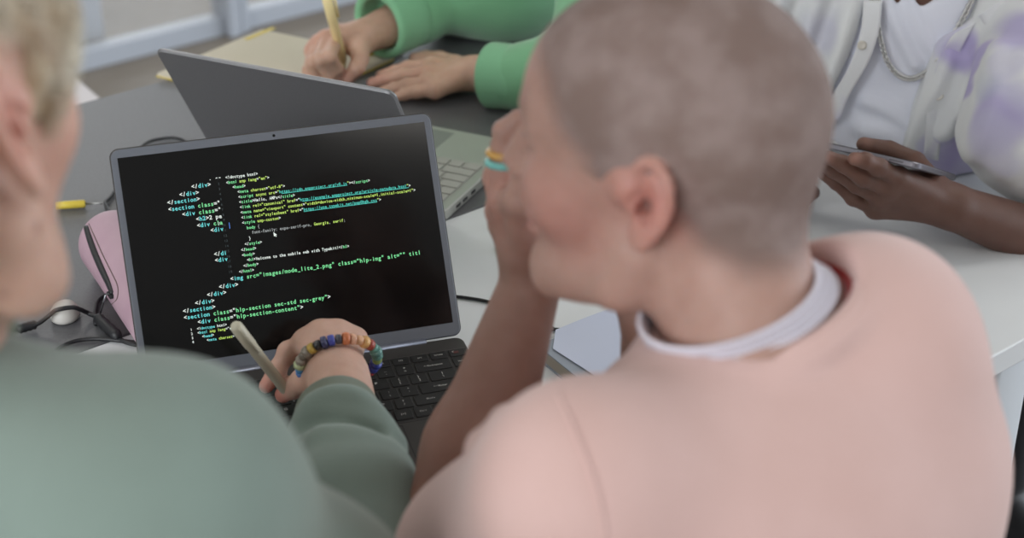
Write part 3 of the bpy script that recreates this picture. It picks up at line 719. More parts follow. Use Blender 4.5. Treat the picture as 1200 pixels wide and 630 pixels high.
def lower(P, hip, face, m, gap=.1, knee=.42, side=None):   # seated legs: trousers and shoes under the desk
    f = unit([face[0], face[1], 0]); r = np.array([f[1], -f[0], 0]); S = Sdf(.05); hip = np.asarray(hip, float)
    S.ell(hip + TZ * .02, (.17, .13, .11), np.stack([r, f, TZ], 1), .05)
    for q in (-1, 1):
        a = hip + r * q * .09; kn = hip + r * q * gap + f * knee; kn[2] = .50; an = kn + f * .02; an[2] = .11
        S.cone(a, kn, .085, .062, .04); S.cone(kn, an, .06, .045, .03)
        T = Sdf(.02); T.ell(an + f * .06 - TZ * .065, (.045, .13, .04), np.stack([r, f, TZ], 1), .02); T.cone(an - TZ * .02, an - TZ * .06, .04, .042, .02); T.plane(np.array([0, 0, .004]), -TZ, .004)
        soft('shoe', T, M_shoe, P, .006)
    soft('trousers', S, m, P, .007)
M_denim = cloth('blue_denim', srgb(70, 82, 104)); M_blackcloth = cloth('black_cloth', srgb(38, 38, 42))

# ------------------------------------------------------------------ shaved head, salmon T-shirt (centre)
tf = np.array([-math.sin(math.radians(39)), math.cos(math.radians(39)), 0]); tr = np.array([tf[1], -tf[0], 0])
H1 = Head(at(779, 178, 1.03), math.radians(69), 0, 0, .94)
C7 = at(932, 424, .99); RS = at(1020, 392, 1.06); LS = at(680, 574, .94)
LE = at(506, 700, 1.24); LE[2] = .790; LWr = at(624, 326, 1.25)
RE = atz(784, 545, .79); RWr = at(768, 385, 1.22)
P1p = thing('person', 'person with shaved head and salmon pink T-shirt, back to the camera, rings on hand', 'person', None, tuple((C7 * [1, 1, 0])))
B = Sdf(.02); H1.build(B, 1)
B.cone(H1.T(0, -.040, -.030), C7 + tf * .030 - TZ * .01, .046, .048, .03)
B.cone(H1.T(0, -.020, -.055), C7 + tf * .042 - TZ * .03, .034, .040, .02)
B.cone(C7 + tf * .02 - TZ * .05, RS + tf * .01 - TZ * .02, .050, .042, .04); B.cone(C7 + tf * .02 - TZ * .08, LS + tf * .01 - TZ * .02, .045, .042, .03)
B.cone(LS, LE, .046, .040, .03); B.cone(LE, LE * .55 + LWr * .45, .040, .0385, .02); B.cone(LE * .55 + LWr * .45, LWr, .0385, .0235, .02)
B.cone(RS, RE, .046, .040, .03); B.cone(RE, RE * .6 + RWr * .4, .040, .037, .02); B.cone(RE * .6 + RWr * .4, RWr, .037, .026, .02)
# left hand held against the brow, fingers folded
hd = 1.215
mc = [at(608, 234, 1.165), at(592, 236, 1.20), at(588, 246, 1.222), at(590, 262, 1.245)]
fg = [[at(616, 190, 1.165), at(626, 170, 1.16), at(636, 156, 1.162)],
      [at(588, 198, 1.195), at(591, 154, 1.185), at(607, 139, 1.18)],
      [at(580, 208, 1.225), at(588, 170, 1.215), at(604, 158, 1.205)],
      [at(584, 226, 1.25), at(594, 196, 1.24), at(606, 184, 1.23)]]
th = [at(612, 292, 1.225), at(622, 262, 1.20), at(634, 240, 1.185), at(640, 222, 1.175)]
hand(B, LWr, mc, fg, th)
# right hand closed under the far cheek
rm = [at(728, 300, 1.22), at(740, 294, 1.235), at(754, 294, 1.25), at(768, 300, 1.26)]
rf = [[m + np.array([-.02, .005, .024]), m + np.array([-.032, -.006, .012]), m + np.array([-.030, -.012, -.006])] for m in rm]
hand(B, RWr, rm, rf, [at(745, 350, 1.22), at(725, 335, 1.21), at(712, 318, 1.20), at(708, 300, 1.19)])
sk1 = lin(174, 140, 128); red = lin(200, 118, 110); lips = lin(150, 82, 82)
ec = H1.T(-.078, -.014, 0)
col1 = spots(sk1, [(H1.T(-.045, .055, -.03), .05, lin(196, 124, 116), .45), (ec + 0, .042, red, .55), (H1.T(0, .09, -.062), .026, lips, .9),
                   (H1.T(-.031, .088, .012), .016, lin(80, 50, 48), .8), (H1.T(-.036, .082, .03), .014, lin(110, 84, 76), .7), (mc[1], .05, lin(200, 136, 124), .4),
                   (LE, .30, lin(140, 97, 83), .95)])  # shade on the left arm, painted into the skin colour around the elbow
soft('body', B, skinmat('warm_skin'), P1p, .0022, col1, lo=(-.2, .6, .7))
hairpoly = [(.096, .085), (.070, .062), (.052, .032), (.036, .020), (.026, -.016), (.018, -.018), (.004, -.004), (-.020, -.008), (-.034, -.020), (-.046, -.034), (-.075, -.044), (-.2, -.048), (-.2, .2), (.096, .2)]
def hairmask(H):
    Z = Sdf(); Z.prism(hairpoly, np.zeros(3), np.array([0, 1, 0.]), np.array([0, 0, 1.]), .001, 'u'); Z.ops = [('u', Z.ops[0][1], np.zeros(3), 1e9, .001)]
    return lambda P: Z(H.loc(P) + 0)
hm = hairmask(H1)
HS = Sdf(.02); H1.skull(HS, .0006); HS.cone(H1.T(0, -.040, -.030), C7 + tf * .030 - TZ * .01, .0466, .0486, .03)
HS.ops.append(('i', lambda P: hm(P) - .012, np.zeros(3), 1e9, .002))
def hcol(P): return np.repeat(sstep(.010, -.016, hm(P))[:, None], 3, 1)
M_buzz = mat('buzz_cut', srgb(136, 120, 114), .9, spec=.1, noise=(34, 5, .38, .62), col2=srgb(162, 147, 143), bump=(1400, .8))
nt = M_buzz.node_tree; a_ = nt.nodes.new('ShaderNodeAttribute'); a_.attribute_name = 'Col'; ns = nt.nodes.new('ShaderNodeTexNoise'); ns.inputs['Scale'].default_value = 700
mr = nt.nodes.new('ShaderNodeMath'); mr.operation = 'MULTIPLY_ADD'; nt.links.new(ns.outputs['Fac'], mr.inputs[0]); mr.inputs[1].default_value = .5; mr.inputs[2].default_value = .38
mm = nt.nodes.new('ShaderNodeMath'); mm.operation = 'MULTIPLY'; nt.links.new(mr.outputs[0], mm.inputs[0]); nt.links.new(a_.outputs['Fac'], mm.inputs[1]); nt.links.new(mm.outputs[0], nt.nodes['Principled BSDF'].inputs['Alpha'])
soft('hair', HS, M_buzz, P1p, .0025, hcol)
# T-shirt
salmon = srgb(208, 176, 170)
M_salmon = cloth('salmon_cotton', salmon, srgb(202, 169, 162))
def tshirt(S, C7, LS, RS, LE, RE, tr, tf, hipc, e=.0):
    Rb = np.stack([tr, tf, TZ], 1)
    S.cone(C7 + tf * .02 - TZ * .050, RS, .050, .056, .04); S.cone(C7 + tf * .01 - TZ * .075, LS, .048, .056, .03)
    ch = C7 + tf * .035 - TZ * .17; S.ell(ch, (.190, .115, .17), Rb, .06)
    S.cone(C7 - TZ * .12 - tr * .085 - tf * .005, C7 - TZ * .12 + tr * .085 - tf * .005, .090, .090, .05)
    S.cone(ch, hipc + TZ * .1, .135, .14, .06)
    return S
hip1 = np.array([C7[0] + .02, C7[1] - .05, .52])
T1 = Sdf(.04); tshirt(T1, C7, LS, RS, LE, RE, tr, tf, hip1)
lsl = LS * .42 + LE * .58; rsl = RS * .40 + RE * .60
T1.cone(LS, lsl, .058, .062, .04); T1.cone(RS, rsl, .056, .062, .045)
for q_, r_ in (((594, 494, .985), .013), ((566, 522, .99), .012)): T1.ell(at(*q_), (r_, r_, r_), None, .012)
T1.cone(RS - TZ * .02, RS - TZ * .22 - tf * .02, .052, .062, .05)
T1.plane(lsl + unit(LE - LS) * .03, unit(LE - LS), .006) if False else None
Oc = C7 + tf * .048 - TZ * .002; ce1 = unit(tr + TZ * .26); ce2 = unit(tf - TZ * .25)
cn_ = np.cross(ce1, ce2)
T1.cone(Oc - cn_ * .05 + ce1 * .019, Oc + cn_ * .08 + ce1 * .019, .060, .070, .008, 's')
T1.curve(torus_pts(Oc + cn_ * .001 + ce1 * .018, ce1, ce2, .0730, .0655, 24) + [Oc + cn_ * .001 + ce1 * .018 + ce1 * .0730], .0060, .014, 'u', 2)
T1.disp(wob(11, 26, .0035)); 
soft('t_shirt', T1, M_salmon, P1p, .003)
rim = torus_pts(Oc + cn_ * .005 + ce1 * .018, ce1, ce2, .0715, .0640, 40)
sm_ = [hit(T1, x, y) for x, y in ((655, 462), (672, 500), (690, 545), (703, 590), (712, 640))]
bm = bmesh.new(); add_tube(bm, spline([p for p in sm_ if p is not None], 6), .0016, 8); obj('sleeve_seam', bm, M_salmon, P1p, True)
bm = bmesh.new(); add_tube(bm, rim, .0066, 10, closed=True); obj('collar', bm, M_salmon, P1p, True)
bm = bmesh.new(); add_tube(bm, torus_pts(Oc - cn_ * .002 + ce1 * .017, ce1, ce2, .0655, .0575, 40), .0068, 10, closed=True); o = obj('neck_lining', bm, cloth('red_lining', srgb(150, 24, 22)), P1p, True); o['label'] = 'dark red lining inside the collar'
lower(P1p, hip1 - TZ * .02, tf, M_denim)
chair('chair', 'chair under the person in the salmon T-shirt', hip1 - tf * .02, tf, M_wp, M_dark, h=.42, back=False)
# necklace
nk = thing('necklace', 'pale silvery bead necklace of several strands above the salmon collar', 'necklace', None, tuple(C7))
M_bead = mat('pale_silver_beads', srgb(214, 210, 220), .35, .2)
for j in range(4):
    bm = bmesh.new(); pts = torus_pts(Oc + cn_ * (.026 - j * .0040) + ce1 * (.001 + .002 * j), ce1, ce2, .0560 + j * .0012, .0560 + j * .0012, 120)
    for i, p in enumerate(pts): add_lathe(bm, [(.0007, -.0018), (.0019, -.0009), (.0019, .0009), (.0007, .0018)], frame(p, ce1, ce2, cn_) @ Matrix.Translation((0, 0, 0)), 7)
    obj('strand', bm, M_bead, nk, True)
# rings on the left hand
def ring(name, label, a, b, f, r, th, m, grp=None):
    a = np.asarray(a, float); b = np.asarray(b, float); d = unit(b - a); c = a * (1 - f) + b * f; u = unit(np.cross(d, TZ)); v = np.cross(d, u)
    bm = bmesh.new(); add_tube(bm, torus_pts(c, u, v, r, r, 28), th, 10, closed=True); o = obj(name, bm, m, None, True); return tag(o, label, 'ring', grp)
ring('ring', 'amber yellow ring on the raised finger, upper of the two', fg[1][0], fg[1][1], .42, .0102, .0028, mat('amber_resin', srgb(206, 160, 84), .25))
ring('ring', 'turquoise ring on the raised finger, lower of the two', fg[1][0], fg[1][1], .16, .0104, .0028, mat('turquoise_resin', srgb(120, 196, 190), .25))

# ------------------------------------------------------------------ blond person in sage sweatshirt (left)
by = math.radians(-25); bf = np.array([-math.sin(by), math.cos(by), 0]); br = np.array([bf[1], -bf[0], 0])
H2 = Head(at(-164, 146, .77), math.radians(-14), math.radians(2), math.radians(9), 1.12)
C72 = at(-215, 415, .84); RS2 = at(196, 572, .85); LS2 = C72 - br * .15 - TZ * .05
RE2 = at(432, 700, 1.17); RE2[2] = .815; RW2 = atz(397, 442, .815)
LE2 = LS2 + bf * .12 - TZ * .25; LW2 = LE2 + bf * .22 - TZ * .0; LE2[2] = .80; LW2[2] = .79
P2p = thing('person', 'person with bleached blond hair and sage green sweatshirt, holding a pen to the laptop', 'person', None, tuple(C72 * [1, 1, 0]))
B = Sdf(.02); H2.build(B, 1, .35)
B.cone(H2.T(0, -.035, -.030), C72 + bf * .035 - TZ * .01, .052, .056, .03); B.cone(H2.T(0, -.01, -.055), C72 + bf * .055 - TZ * .03, .034, .044, .03)
B.cone(C72 - TZ * .05, RS2, .05, .04, .04); B.cone(C72 - TZ * .05, LS2, .05, .04, .04)
B.cone(RS2, RE2, .042, .038, .03); B.cone(RE2, RE2 * .5 + RW2 * .5, .038, .036, .02); B.cone(RE2 * .5 + RW2 * .5, RW2, .034, .0280, .02)
B.cone(LS2, LE2, .042, .038, .03); B.cone(LE2, LW2, .038, .025, .02)
z_ = lambda x, y, z: atz(x, y, z)
mc2 = [z_(358, 400, .826), z_(376, 390, .832), z_(396, 390, .830), z_(416, 398, .822)]
hf = unit(mc2[1] - RW2) * [1, 1, 0]; hf = unit(hf); hl = np.array([-hf[1], hf[0], 0])
fg2 = [[z_(338, 412, .812), z_(324, 434, .796), z_(312, 452, .784)]] + [[m + hf * a + TZ * -b, m + hf * (a - .012) - TZ * (b + .022) + hl * .004, m + hf * (a - .030) - TZ * (b + .030) + hl * .008] for m, a, b in ((mc2[1], .026, .030), (mc2[2], .026, .030), (mc2[3], .022, .026))]
fg2[1][2] = fg2[1][1] + hl * .014 - hf * .006
th2 = [z_(374, 440, .806), z_(356, 446, .798), z_(343, 454, .784), z_(332, 462, .774)]
hand(B, RW2, mc2, fg2, th2, 1.0, .004)
lm_ = [LW2 + bf * .085 + br * (.03 - .022 * i) + TZ * (.004 - .003 * abs(i - 1.5)) for i in range(4)]
hand(B, LW2, lm_, [[m + bf * .035 - TZ * .004, m + bf * .058 - TZ * .010, m + bf * .075 - TZ * .018] for m in lm_], [LW2 + br * .03 + bf * .03, LW2 + br * .05 + bf * .05, LW2 + br * .058 + bf * .075, LW2 + br * .06 + bf * .095])
sk2 = lin(202, 166, 149)
col2 = spots(sk2, [(H2.T(.078, -.014, 0), .042, lin(214, 140, 130), .6), (H2.T(.045, .05, -.03), .05, lin(208, 148, 134), .4), (fg2[0][2], .02, lin(205, 128, 118), .7), (th2[3], .02, lin(190, 96, 88), .7),
                   (hit(B, 45, 266) if hit(B, 45, 266) is not None else C72, .0045, lin(110, 70, 60), .8), (hit(B, 3, 345) if hit(B, 3, 345) is not None else C72, .004, lin(110, 70, 60), .6),
                   (H2.T(.031, .088, .010), .013, lin(90, 62, 55), .8), (H2.T(0, .09, -.062), .024, lin(180, 100, 98), .9)])
soft('body', B, skinmat('fair_skin'), P2p, .0022, col2, lo=(-.9, .5, .6))
# hair: cap plus combed strands
hp2 = [(.12, .07), (.080, .030), (.062, .010), (.050, -.020), (.042, -.040), (.032, -.038), (.026, .0), (.020, .028), (.0, .038), (-.024, .034), (-.044, .0), (-.055, -.045), (-.075, -.080), (-.2, -.10), (-.2, .2), (.12, .2)]
Z2 = Sdf(); Z2.prism(hp2, np.zeros(3), np.array([0, 1, 0.]), np.array([0, 0, 1.]), .001, 'u')
hm2 = lambda P: Z2.ops[0][1](H2.loc(P))
HB = Sdf(.02); H2.skull(HB, .004)
CAP = Sdf(.02); H2.skull(CAP, .008); CAP.ops.append(('i', lambda P: hm2(P), np.zeros(3), 1e9, .012)); CAP.disp(wob(5, 160, .0012))
M_hair = mat('bleached_hair', srgb(226, 217, 196), .5, spec=.4, noise=(50, 4, .3, .7), col2=srgb(196, 176, 144), bump=(300, .8))
soft('hair', CAP, M_hair, P2p, .0025)
def strands(H, fbase, mask, n, length, flow, m, parent, r=.0005, off=.012, seedv=3):
    g = np.random.default_rng(seedv); D = g.normal(size=(n * 3, 3)); D /= np.linalg.norm(D, axis=1)[:, None]
    P = H.c + (D * [.09, .11, .10] * H.k) @ H.R.T
    def grad(P):
        e = .002; return np.stack([fbase(P + np.eye(3)[i] * e) - fbase(P - np.eye(3)[i] * e) for i in range(3)], 1) / (2 * e)
    for _ in range(4):
        G_ = grad(P); G_ /= np.linalg.norm(G_, axis=1)[:, None] + 1e-9; P = P - G_ * (fbase(P) - .004)[:, None]
    P = P[mask(P) < -.004][:n]; L_ = [P.copy()]; steps = 9; ln__ = length * g.uniform(.6, 1.1, len(P)); dirn = g.normal(size=(len(P), 3)) * .22
    lift = g.uniform(.35, 1.0, len(P))
    for i in range(steps):
        G_ = grad(P); G_ /= np.linalg.norm(G_, axis=1)[:, None] + 1e-9
        cl_ = np.stack([np.sin(P @ H.R[:, j] * 210 + j) for j in range(3)], 1) * .22
        F = flow(H.loc(P)) @ H.R.T + dirn + cl_; F = F - G_ * (F * G_).sum(1)[:, None]; F /= np.linalg.norm(F, axis=1)[:, None] + 1e-9
        P = P + F * (ln__ / steps)[:, None]; tgt = .004 + off * lift * math.sin(PI * .5 * (i + 1) / steps)
        P = P - G_ * (fbase(P) - tgt)[:, None] * .7; L_.append(P.copy())
    L_ = np.stack(L_, 1); q_ = H.loc(L_.reshape(-1, 3)).reshape(L_.shape); L_ = L_[~((np.abs(q_[..., 1] + .012) < .026) & (np.abs(q_[..., 2] + .004) < .034) & (np.abs(q_[..., 0]) > .05)).any(1)]; cu = bpy.data.curves.new('hair_strands', 'CURVE'); cu.dimensions = '3D'; cu.bevel_depth = r; cu.bevel_resolution = 0; cu.resolution_u = 1
    for q in L_:
        s_ = cu.splines.new('POLY'); s_.points.add(len(q) - 1); c4 = np.ones((len(q), 4)); c4[:, :3] = q; s_.points.foreach_set('co', c4.ravel()); s_.points.foreach_set('radius', np.linspace(1, .35, len(q)))
    cu.materials.append(m); o = bpy.data.objects.new('hair_strands', cu); C.objects.link(o); o.parent = parent; o.matrix_parent_inverse = Matrix.Translation(-wloc(parent)); o['kind'] = 'stuff'; return o
def flow2(L):
    f = np.zeros_like(L); f[:, 1] = np.where(L[:, 1] > -.05, .65, -.1); f[:, 2] = -.75 - 4 * np.maximum(-L[:, 2], 0); f[:, 0] = np.sign(L[:, 0]) * .3; return f
strands(H2, HB, hm2, 9000, .045, flow2, mat('blond_strands', srgb(242, 237, 222), .45, spec=.5, noise=(34, 3, .35, .7), col2=srgb(192, 168, 134)), P2p, .00045)
sage = srgb(126, 142, 134)
M_sage = cloth('sage_cotton', sage, srgb(121, 136, 128))
hip2 = np.array([C72[0] - .02, C72[1] - .12, .52])
S2 = Sdf(.04); Rb = np.stack([br, bf, TZ], 1)
S2.cone(C72 - TZ * .045 + bf * .02, RS2, .050, .057, .05); S2.cone(C72 - TZ * .06, LS2, .06, .06, .05)
ch = C72 + bf * .03 - TZ * .20; S2.ell(ch, (.20, .125, .17), Rb, .06); S2.cone(ch, hip2 + TZ * .1, .14, .15, .06)
mid2 = at(352, 706, .95); S2.cone(RS2, mid2, .058, .057, .05); S2.cone(mid2, RE2 - TZ * .02, .057, .056, .04)
S2.cone(RS2 - bf * .02 - TZ * .02, RS2 - TZ * .22 - bf * .06, .06, .08, .05)
FA = unit(RW2 - RE2); cf0 = atz(395, 486, .822); cf1 = atz(402, 518, .828); 
S2.cone(RE2, RE2 * .45 + cf1 * .55, .055, .053, .02); S2.cone(RE2 * .45 + cf1 * .55, cf1, .053, .043, .02)
S2.curve([cf1 + np.array([-.034, .004, -.006]), cf1 + np.array([-.02, .006, .030]), cf1 + np.array([.012, .003, .036]), cf1 + np.array([.042, -.022, .012])], [.007, .012, .013, .012], .012)
S2.curve([cf1 + np.array([-.01, -.05, .036]), cf1 + np.array([.02, -.055, .036]), cf1 + np.array([.046, -.05, .012])], .008, .016)
S2.curve([cf1 + np.array([-.03, -.02, .030]), cf1 + np.array([.0, -.028, .043]), cf1 + np.array([.03, -.035, .034])], .006, .012, 's')
S2.cone(LS2, LE2, .058, .052, .04); S2.cone(LE2, LE2 * .2 + LW2 * .8, .052, .038, .02)
S2.cone(C72 + bf * .05 - TZ * .03, C72 + bf * .05 + TZ * .08, .060, .075, .01, 's')
S2.disp(wob(21, 24, .003))
soft('sweatshirt', S2, M_sage, P2p, .003)
Ks = Sdf(.01); Ks.cone(cf1, cf0, .0400, .0368, .01); Ks.cone(cf0, cf0 + (cf0 - cf1) * .9, .0300, .0290, .002, 's'); Ks.plane(cf0 + (cf0 - cf1) * .12, unit(cf0 - cf1), .006)
M_rib = cloth('sage_ribbing', srgb(104, 113, 98), None, .3)
soft('cuff', Ks, M_rib, P2p, .0018)
bm = bmesh.new(); oc2 = C72 + bf * .045 - TZ * .005; add_tube(bm, torus_pts(oc2, br, unit(bf - TZ * .3), .064, .062, 36), .008, 10, closed=True); obj('collar', bm, M_rib, P2p, True)
lower(P2p, hip2 - TZ * .02, bf, M_blackcloth)
chair('chair', 'chair under the blond person in the sage sweatshirt', hip2, bf, M_wp, M_dark, h=.42, back=False)
# pen in the hand
pa = atz(275, 380, .872); pb = atz(345, 470, .768); M_pen = mat('cream_plastic', srgb(196, 192, 172), .4)
pd = unit(pa - pb)
pn = thing('pen', 'cream ballpoint pen held over the dark laptop, pointing at the screen', 'pen', None, tuple(pb))
bm = bmesh.new(); add_tube(bm, [pb + pd * .010, pb + pd * .02, pa - pd * .032, pa - pd * .03, pa - pd * .003, pa], [.0030, .0052, .0052, .0058, .0058, .0040], 14); obj('barrel', bm, M_pen, pn, True)
bm = bmesh.new(); add_tube(bm, [pb, pb + pd * .011], [.0005, .0022], 10); obj('tip', bm, M_leg, pn, True)
bm = bmesh.new(); cs_ = unit(np.cross(pd, np.cross(np.array([.3, -.8, .6]), pd))); add_tube(bm, [pa - pd * .002 + cs_ * .004, pa - pd * .004 + cs_ * .0085, pa - pd * .036 + cs_ * .0078], [.0018, .0018, .0014], 8); obj('clip', bm, M_pen, pn, True)
# bead bracelet
bt = thing('bracelet', 'bracelet of mixed coloured glass beads on the wrist over the laptop', 'bracelet', None, tuple(RW2))
bw = atz(397, 424, .818); bu = unit(RW2 - mc2[1]); ba = unit(np.array([.96, .28, -.1])); bb = unit(np.cross(bu, ba)); bb = bb if bb[2] > 0 else -bb
n_ = 22; order = [(150, 40, 44), (52, 66, 150), (48, 60, 140), (130, 150, 80), (88, 134, 122), (84, 126, 118), (90, 138, 126), (150, 62, 46), (196, 150, 90), (204, 158, 122), (198, 150, 122), (188, 108, 66), (60, 60, 72), (56, 66, 150), (44, 48, 86), (44, 44, 46), (176, 146, 62), (120, 112, 100), (104, 96, 84), (132, 124, 112), (160, 170, 130), (64, 130, 178), (52, 106, 168), (60, 120, 170), (176, 134, 70), (150, 140, 118), (158, 150, 128), (90, 80, 60), (70, 74, 84), (120, 60, 50), (150, 140, 120), (60, 110, 120), (180, 150, 90), (70, 80, 140)]
n_ = len(order)
for i, cc in enumerate(order):
    a0 = -.55 + 2 * PI * i / n_; p = bw + ba * .0355 * math.cos(a0) + bb * .0310 * math.sin(a0); tn = unit(-ba * .0355 * math.sin(a0) + bb * .03 * math.cos(a0)); u_ = unit(np.cross(tn, bu)); v_ = np.cross(tn, u_)
    rr_ = .0046 + .0013 * ((i * 7) % 3) * .5; hh = .0029 + .0004 * ((i * 5) % 2)
    bm = bmesh.new(); add_lathe(bm, [(rr_ * .5, -hh), (rr_ * .92, -hh * .85), (rr_, -hh * .3), (rr_, hh * .3), (rr_ * .92, hh * .85), (rr_ * .5, hh)], frame(p, u_, v_, tn), 12)
    obj('bead', bm, mat('bead_glass', srgb(*cc), .3, noise=(260, 3, .35, .65), col2=tuple(min(1, x * 1.35 + .04) for x in srgb(*cc)[:3]) + (1,)), bt, True)

# ------------------------------------------------------------------ person in green sweatshirt writing (top)
gf = -TY; gr = np.array([gf[1], -gf[0], 0])
P3p = thing('person', 'person in bright green sweatshirt leaning on the grey desk and writing in the notepad', 'person', None, (.12, 2.75, 0))
g_c = at(600, -42, 2.42); GC7 = g_c + TZ * .24 - TY * .02
GR = GC7 + gr * .16 - TZ * .06; GL = GC7 - gr * .16 - TZ * .06        # right shoulder (towards image left)
gRW = atz(428, 42, .792); gRE = atz(566, -14, .800) ; gLW = atz(556, 86, .768); gLE = atz(690, 92, .795)
HG = Head(GC7 - TY * .07 + TZ * .14, math.radians(39.3 + 180), math.radians(35), 0, 1.0)
B = Sdf(.02); HG.build(B, 1); B.cone(HG.T(0, -.03, -.03), GC7, .055, .058, .03)
B.cone(GC7 - TZ * .05, GR, .05, .04, .04); B.cone(GC7 - TZ * .05, GL, .05, .04, .04)
B.cone(GR, gRE, .042, .038, .03); B.cone(gRE, gRE * .4 + gRW * .6, .037, .034, .02); B.cone(gRE * .4 + gRW * .6, gRW, .034, .0245, .02)
B.cone(GL, gLE, .042, .038, .03); B.cone(gLE, gLE * .4 + gLW * .6, .037, .033, .02); B.cone(gLE * .4 + gLW * .6, gLW, .033, .0250, .02)
# writing hand
m3 = [z_(396, 38, .800), z_(383, 46, .800), z_(374, 52, .794), z_(367, 60, .784)]
f3 = [[z_(386, 66, .800), z_(394, 80, .776), z_(403, 88, .758)], [z_(374, 70, .794), z_(385, 88, .768), z_(396, 94, .754)], [z_(366, 74, .782), z_(372, 92, .758), z_(384, 98, .751)], [z_(362, 82, .770), z_(362, 96, .755), z_(370, 102, .751)]]
hand(B, gRW, m3, f3, [z_(420, 56, .786), z_(422, 68, .780), z_(418, 80, .772), z_(409, 91, .757)], 1.05, .003)
# flat hand
m4 = [z_(505, 76, .768), z_(502, 86, .768), z_(503, 97, .764), z_(509, 106, .760)]
f4 = [[z_(478, 79, .762), z_(462, 84, .755), z_(446, 88, .752)], [z_(474, 88, .764), z_(452, 93, .756), z_(436, 97, .752)], [z_(478, 100, .760), z_(462, 104, .753), z_(448, 107, .750)], [z_(488, 108, .757), z_(474, 111, .751), z_(462, 114, .749)]]
hand(B, gLW, m4, f4, [z_(534, 78, .764), z_(516, 70, .758), z_(500, 68, .753), z_(486, 68, .750)], 1.02, .003)
sk3 = lin(206, 170, 150)
soft('body', B, skinmat('light_skin'), P3p, .0022, spots(sk3, [(m3[2], .05, lin(206, 150, 134), .5), (f3[0][2], .03, lin(214, 150, 140), .6), (f4[1][2], .04, lin(208, 150, 138), .6), (m4[1], .03, lin(196, 146, 128), .5)]), lo=(-.6, 1.6, .7))
capg = Sdf(.02); HG.skull(capg, .012); hmg = lambda P: Z2.ops[0][1](HG.loc(P)); capg.ops.append(('i', hmg, np.zeros(3), 1e9, .01)); capg.disp(wob(8, 140, .0015))
soft('hair', capg, mat('brown_hair', srgb(70, 52, 42), .5, noise=(60, 3, .3, .7), col2=srgb(48, 34, 28)), P3p, .004)
M_green = cloth('green_cotton', srgb(126, 182, 140), srgb(118, 175, 132), sheen=.4)
S3 = Sdf(.04); Rg = np.stack([gr, gf, TZ], 1)
S3.cone(GC7 - TZ * .06, GR, .06, .065, .05); S3.cone(GC7 - TZ * .06, GL, .06, .065, .05)
gb = g_c
S3.ell(GC7 - TZ * .11 - gf * .02, (.18, .12, .13), Rg, .05); S3.ell(gb, (.155, .11, .10), Rg, .05)
hip3 = gb + np.array([.10, .44, 0]); hip3[2] = .54; S3.cone(gb + TY * .03, hip3, .12, .15, .06)
S3.cone(GR, gRE + TZ * .02, .062, .060, .04); 
gc1 = atz(452, 26, .800); S3.cone(gRE + TZ * .012, gc1 + (gRE - gc1) * .3, .056, .046, .03); S3.cone(gc1 + (gRE - gc1) * .3, gc1, .046, .043, .02)
S3.cone(GL, gLE + TZ * .01, .060, .050, .04); gc2 = atz(600, 90, .782); S3.cone(gLE + TZ * .01, gc2, .055, .042, .03)
S3.cone(gc1 + (gc1 - gRE) * .3, gc1 + (gRE - gc1) * .35, .038, .036, .004, 's')
S3.plane(np.array([0, 0, .7415]), -TZ, .006) if False else None
S3.disp(wob(31, 30, .0045))
S3.ops.append(('i', lambda P: np.where((P - (B0 + TY * .600)) @ TY < 0, .7425 - P[:, 2], -1.0), np.zeros(3), 1e9, .002))
soft('sweatshirt', S3, M_green, P3p, .0032)
def cuff(name, a, b, ra, rb, m, P, hole):
    K = Sdf(.01); a = np.asarray(a); b = np.asarray(b); d = unit(b - a); K.cone(a, b, ra, rb, .01); K.cone(b - d * .02, b + d * .08, hole, hole, .003, 's'); K.plane(b + d * .004, d, .007)
    K.ops.append(('i', lambda P: .7420 - P[:, 2], np.zeros(3), 1e9, .002)); return soft(name, K, m, P, .002)
M_greenrib = cloth('green_ribbing', srgb(132, 190, 148), None, .35)
gd = unit(gRW - gRE); cuff('cuff', gc1 - gd * .03, gc1 + gd * .012, .050, .051, M_greenrib, P3p, .038)
gd = unit(gLW - gLE); cuff('cuff', gc2 - gd * .01, gc2 + gd * .030, .043, .046, M_greenrib, P3p, .030)
gf2 = unit([-.1, -1, 0]); lower(P3p, hip3, gf2, M_denim, .08)
chair('chair', 'chair under the person in the bright green sweatshirt', hip3 - gf2 * .03, gf2, M_wp, M_dark, h=.44)
ga = z_(404, 79, .756); gt = at(378, -22, 2.12); gpd = unit(gt - ga)
pn = thing('pen', 'pale yellow pen in the writing hand over the notepad', 'pen', None, tuple(ga)); M_py = mat('pale_yellow_plastic', srgb(246, 226, 168), .35)
bm = bmesh.new(); add_tube(bm, [ga, ga + gpd * .012, ga + gpd * .02, ga + gpd * .10, ga + gpd * .103, ga + gpd * .145, ga + gpd * .148], [.0012, .0044, .0064, .0066, .0072, .0070, .003], 14); obj('barrel', bm, M_py, pn, True)
bm = bmesh.new(); cs_ = unit(np.cross(gpd, np.array([0, 1, 0]))) ; cs_ = cs_ if cs_[0] > 0 else -cs_; add_tube(bm, [ga + gpd * .142 + cs_ * .005, ga + gpd * .140 + cs_ * .010, ga + gpd * .105 + cs_ * .009], .0018, 8); obj('clip', bm, M_py, pn, True)

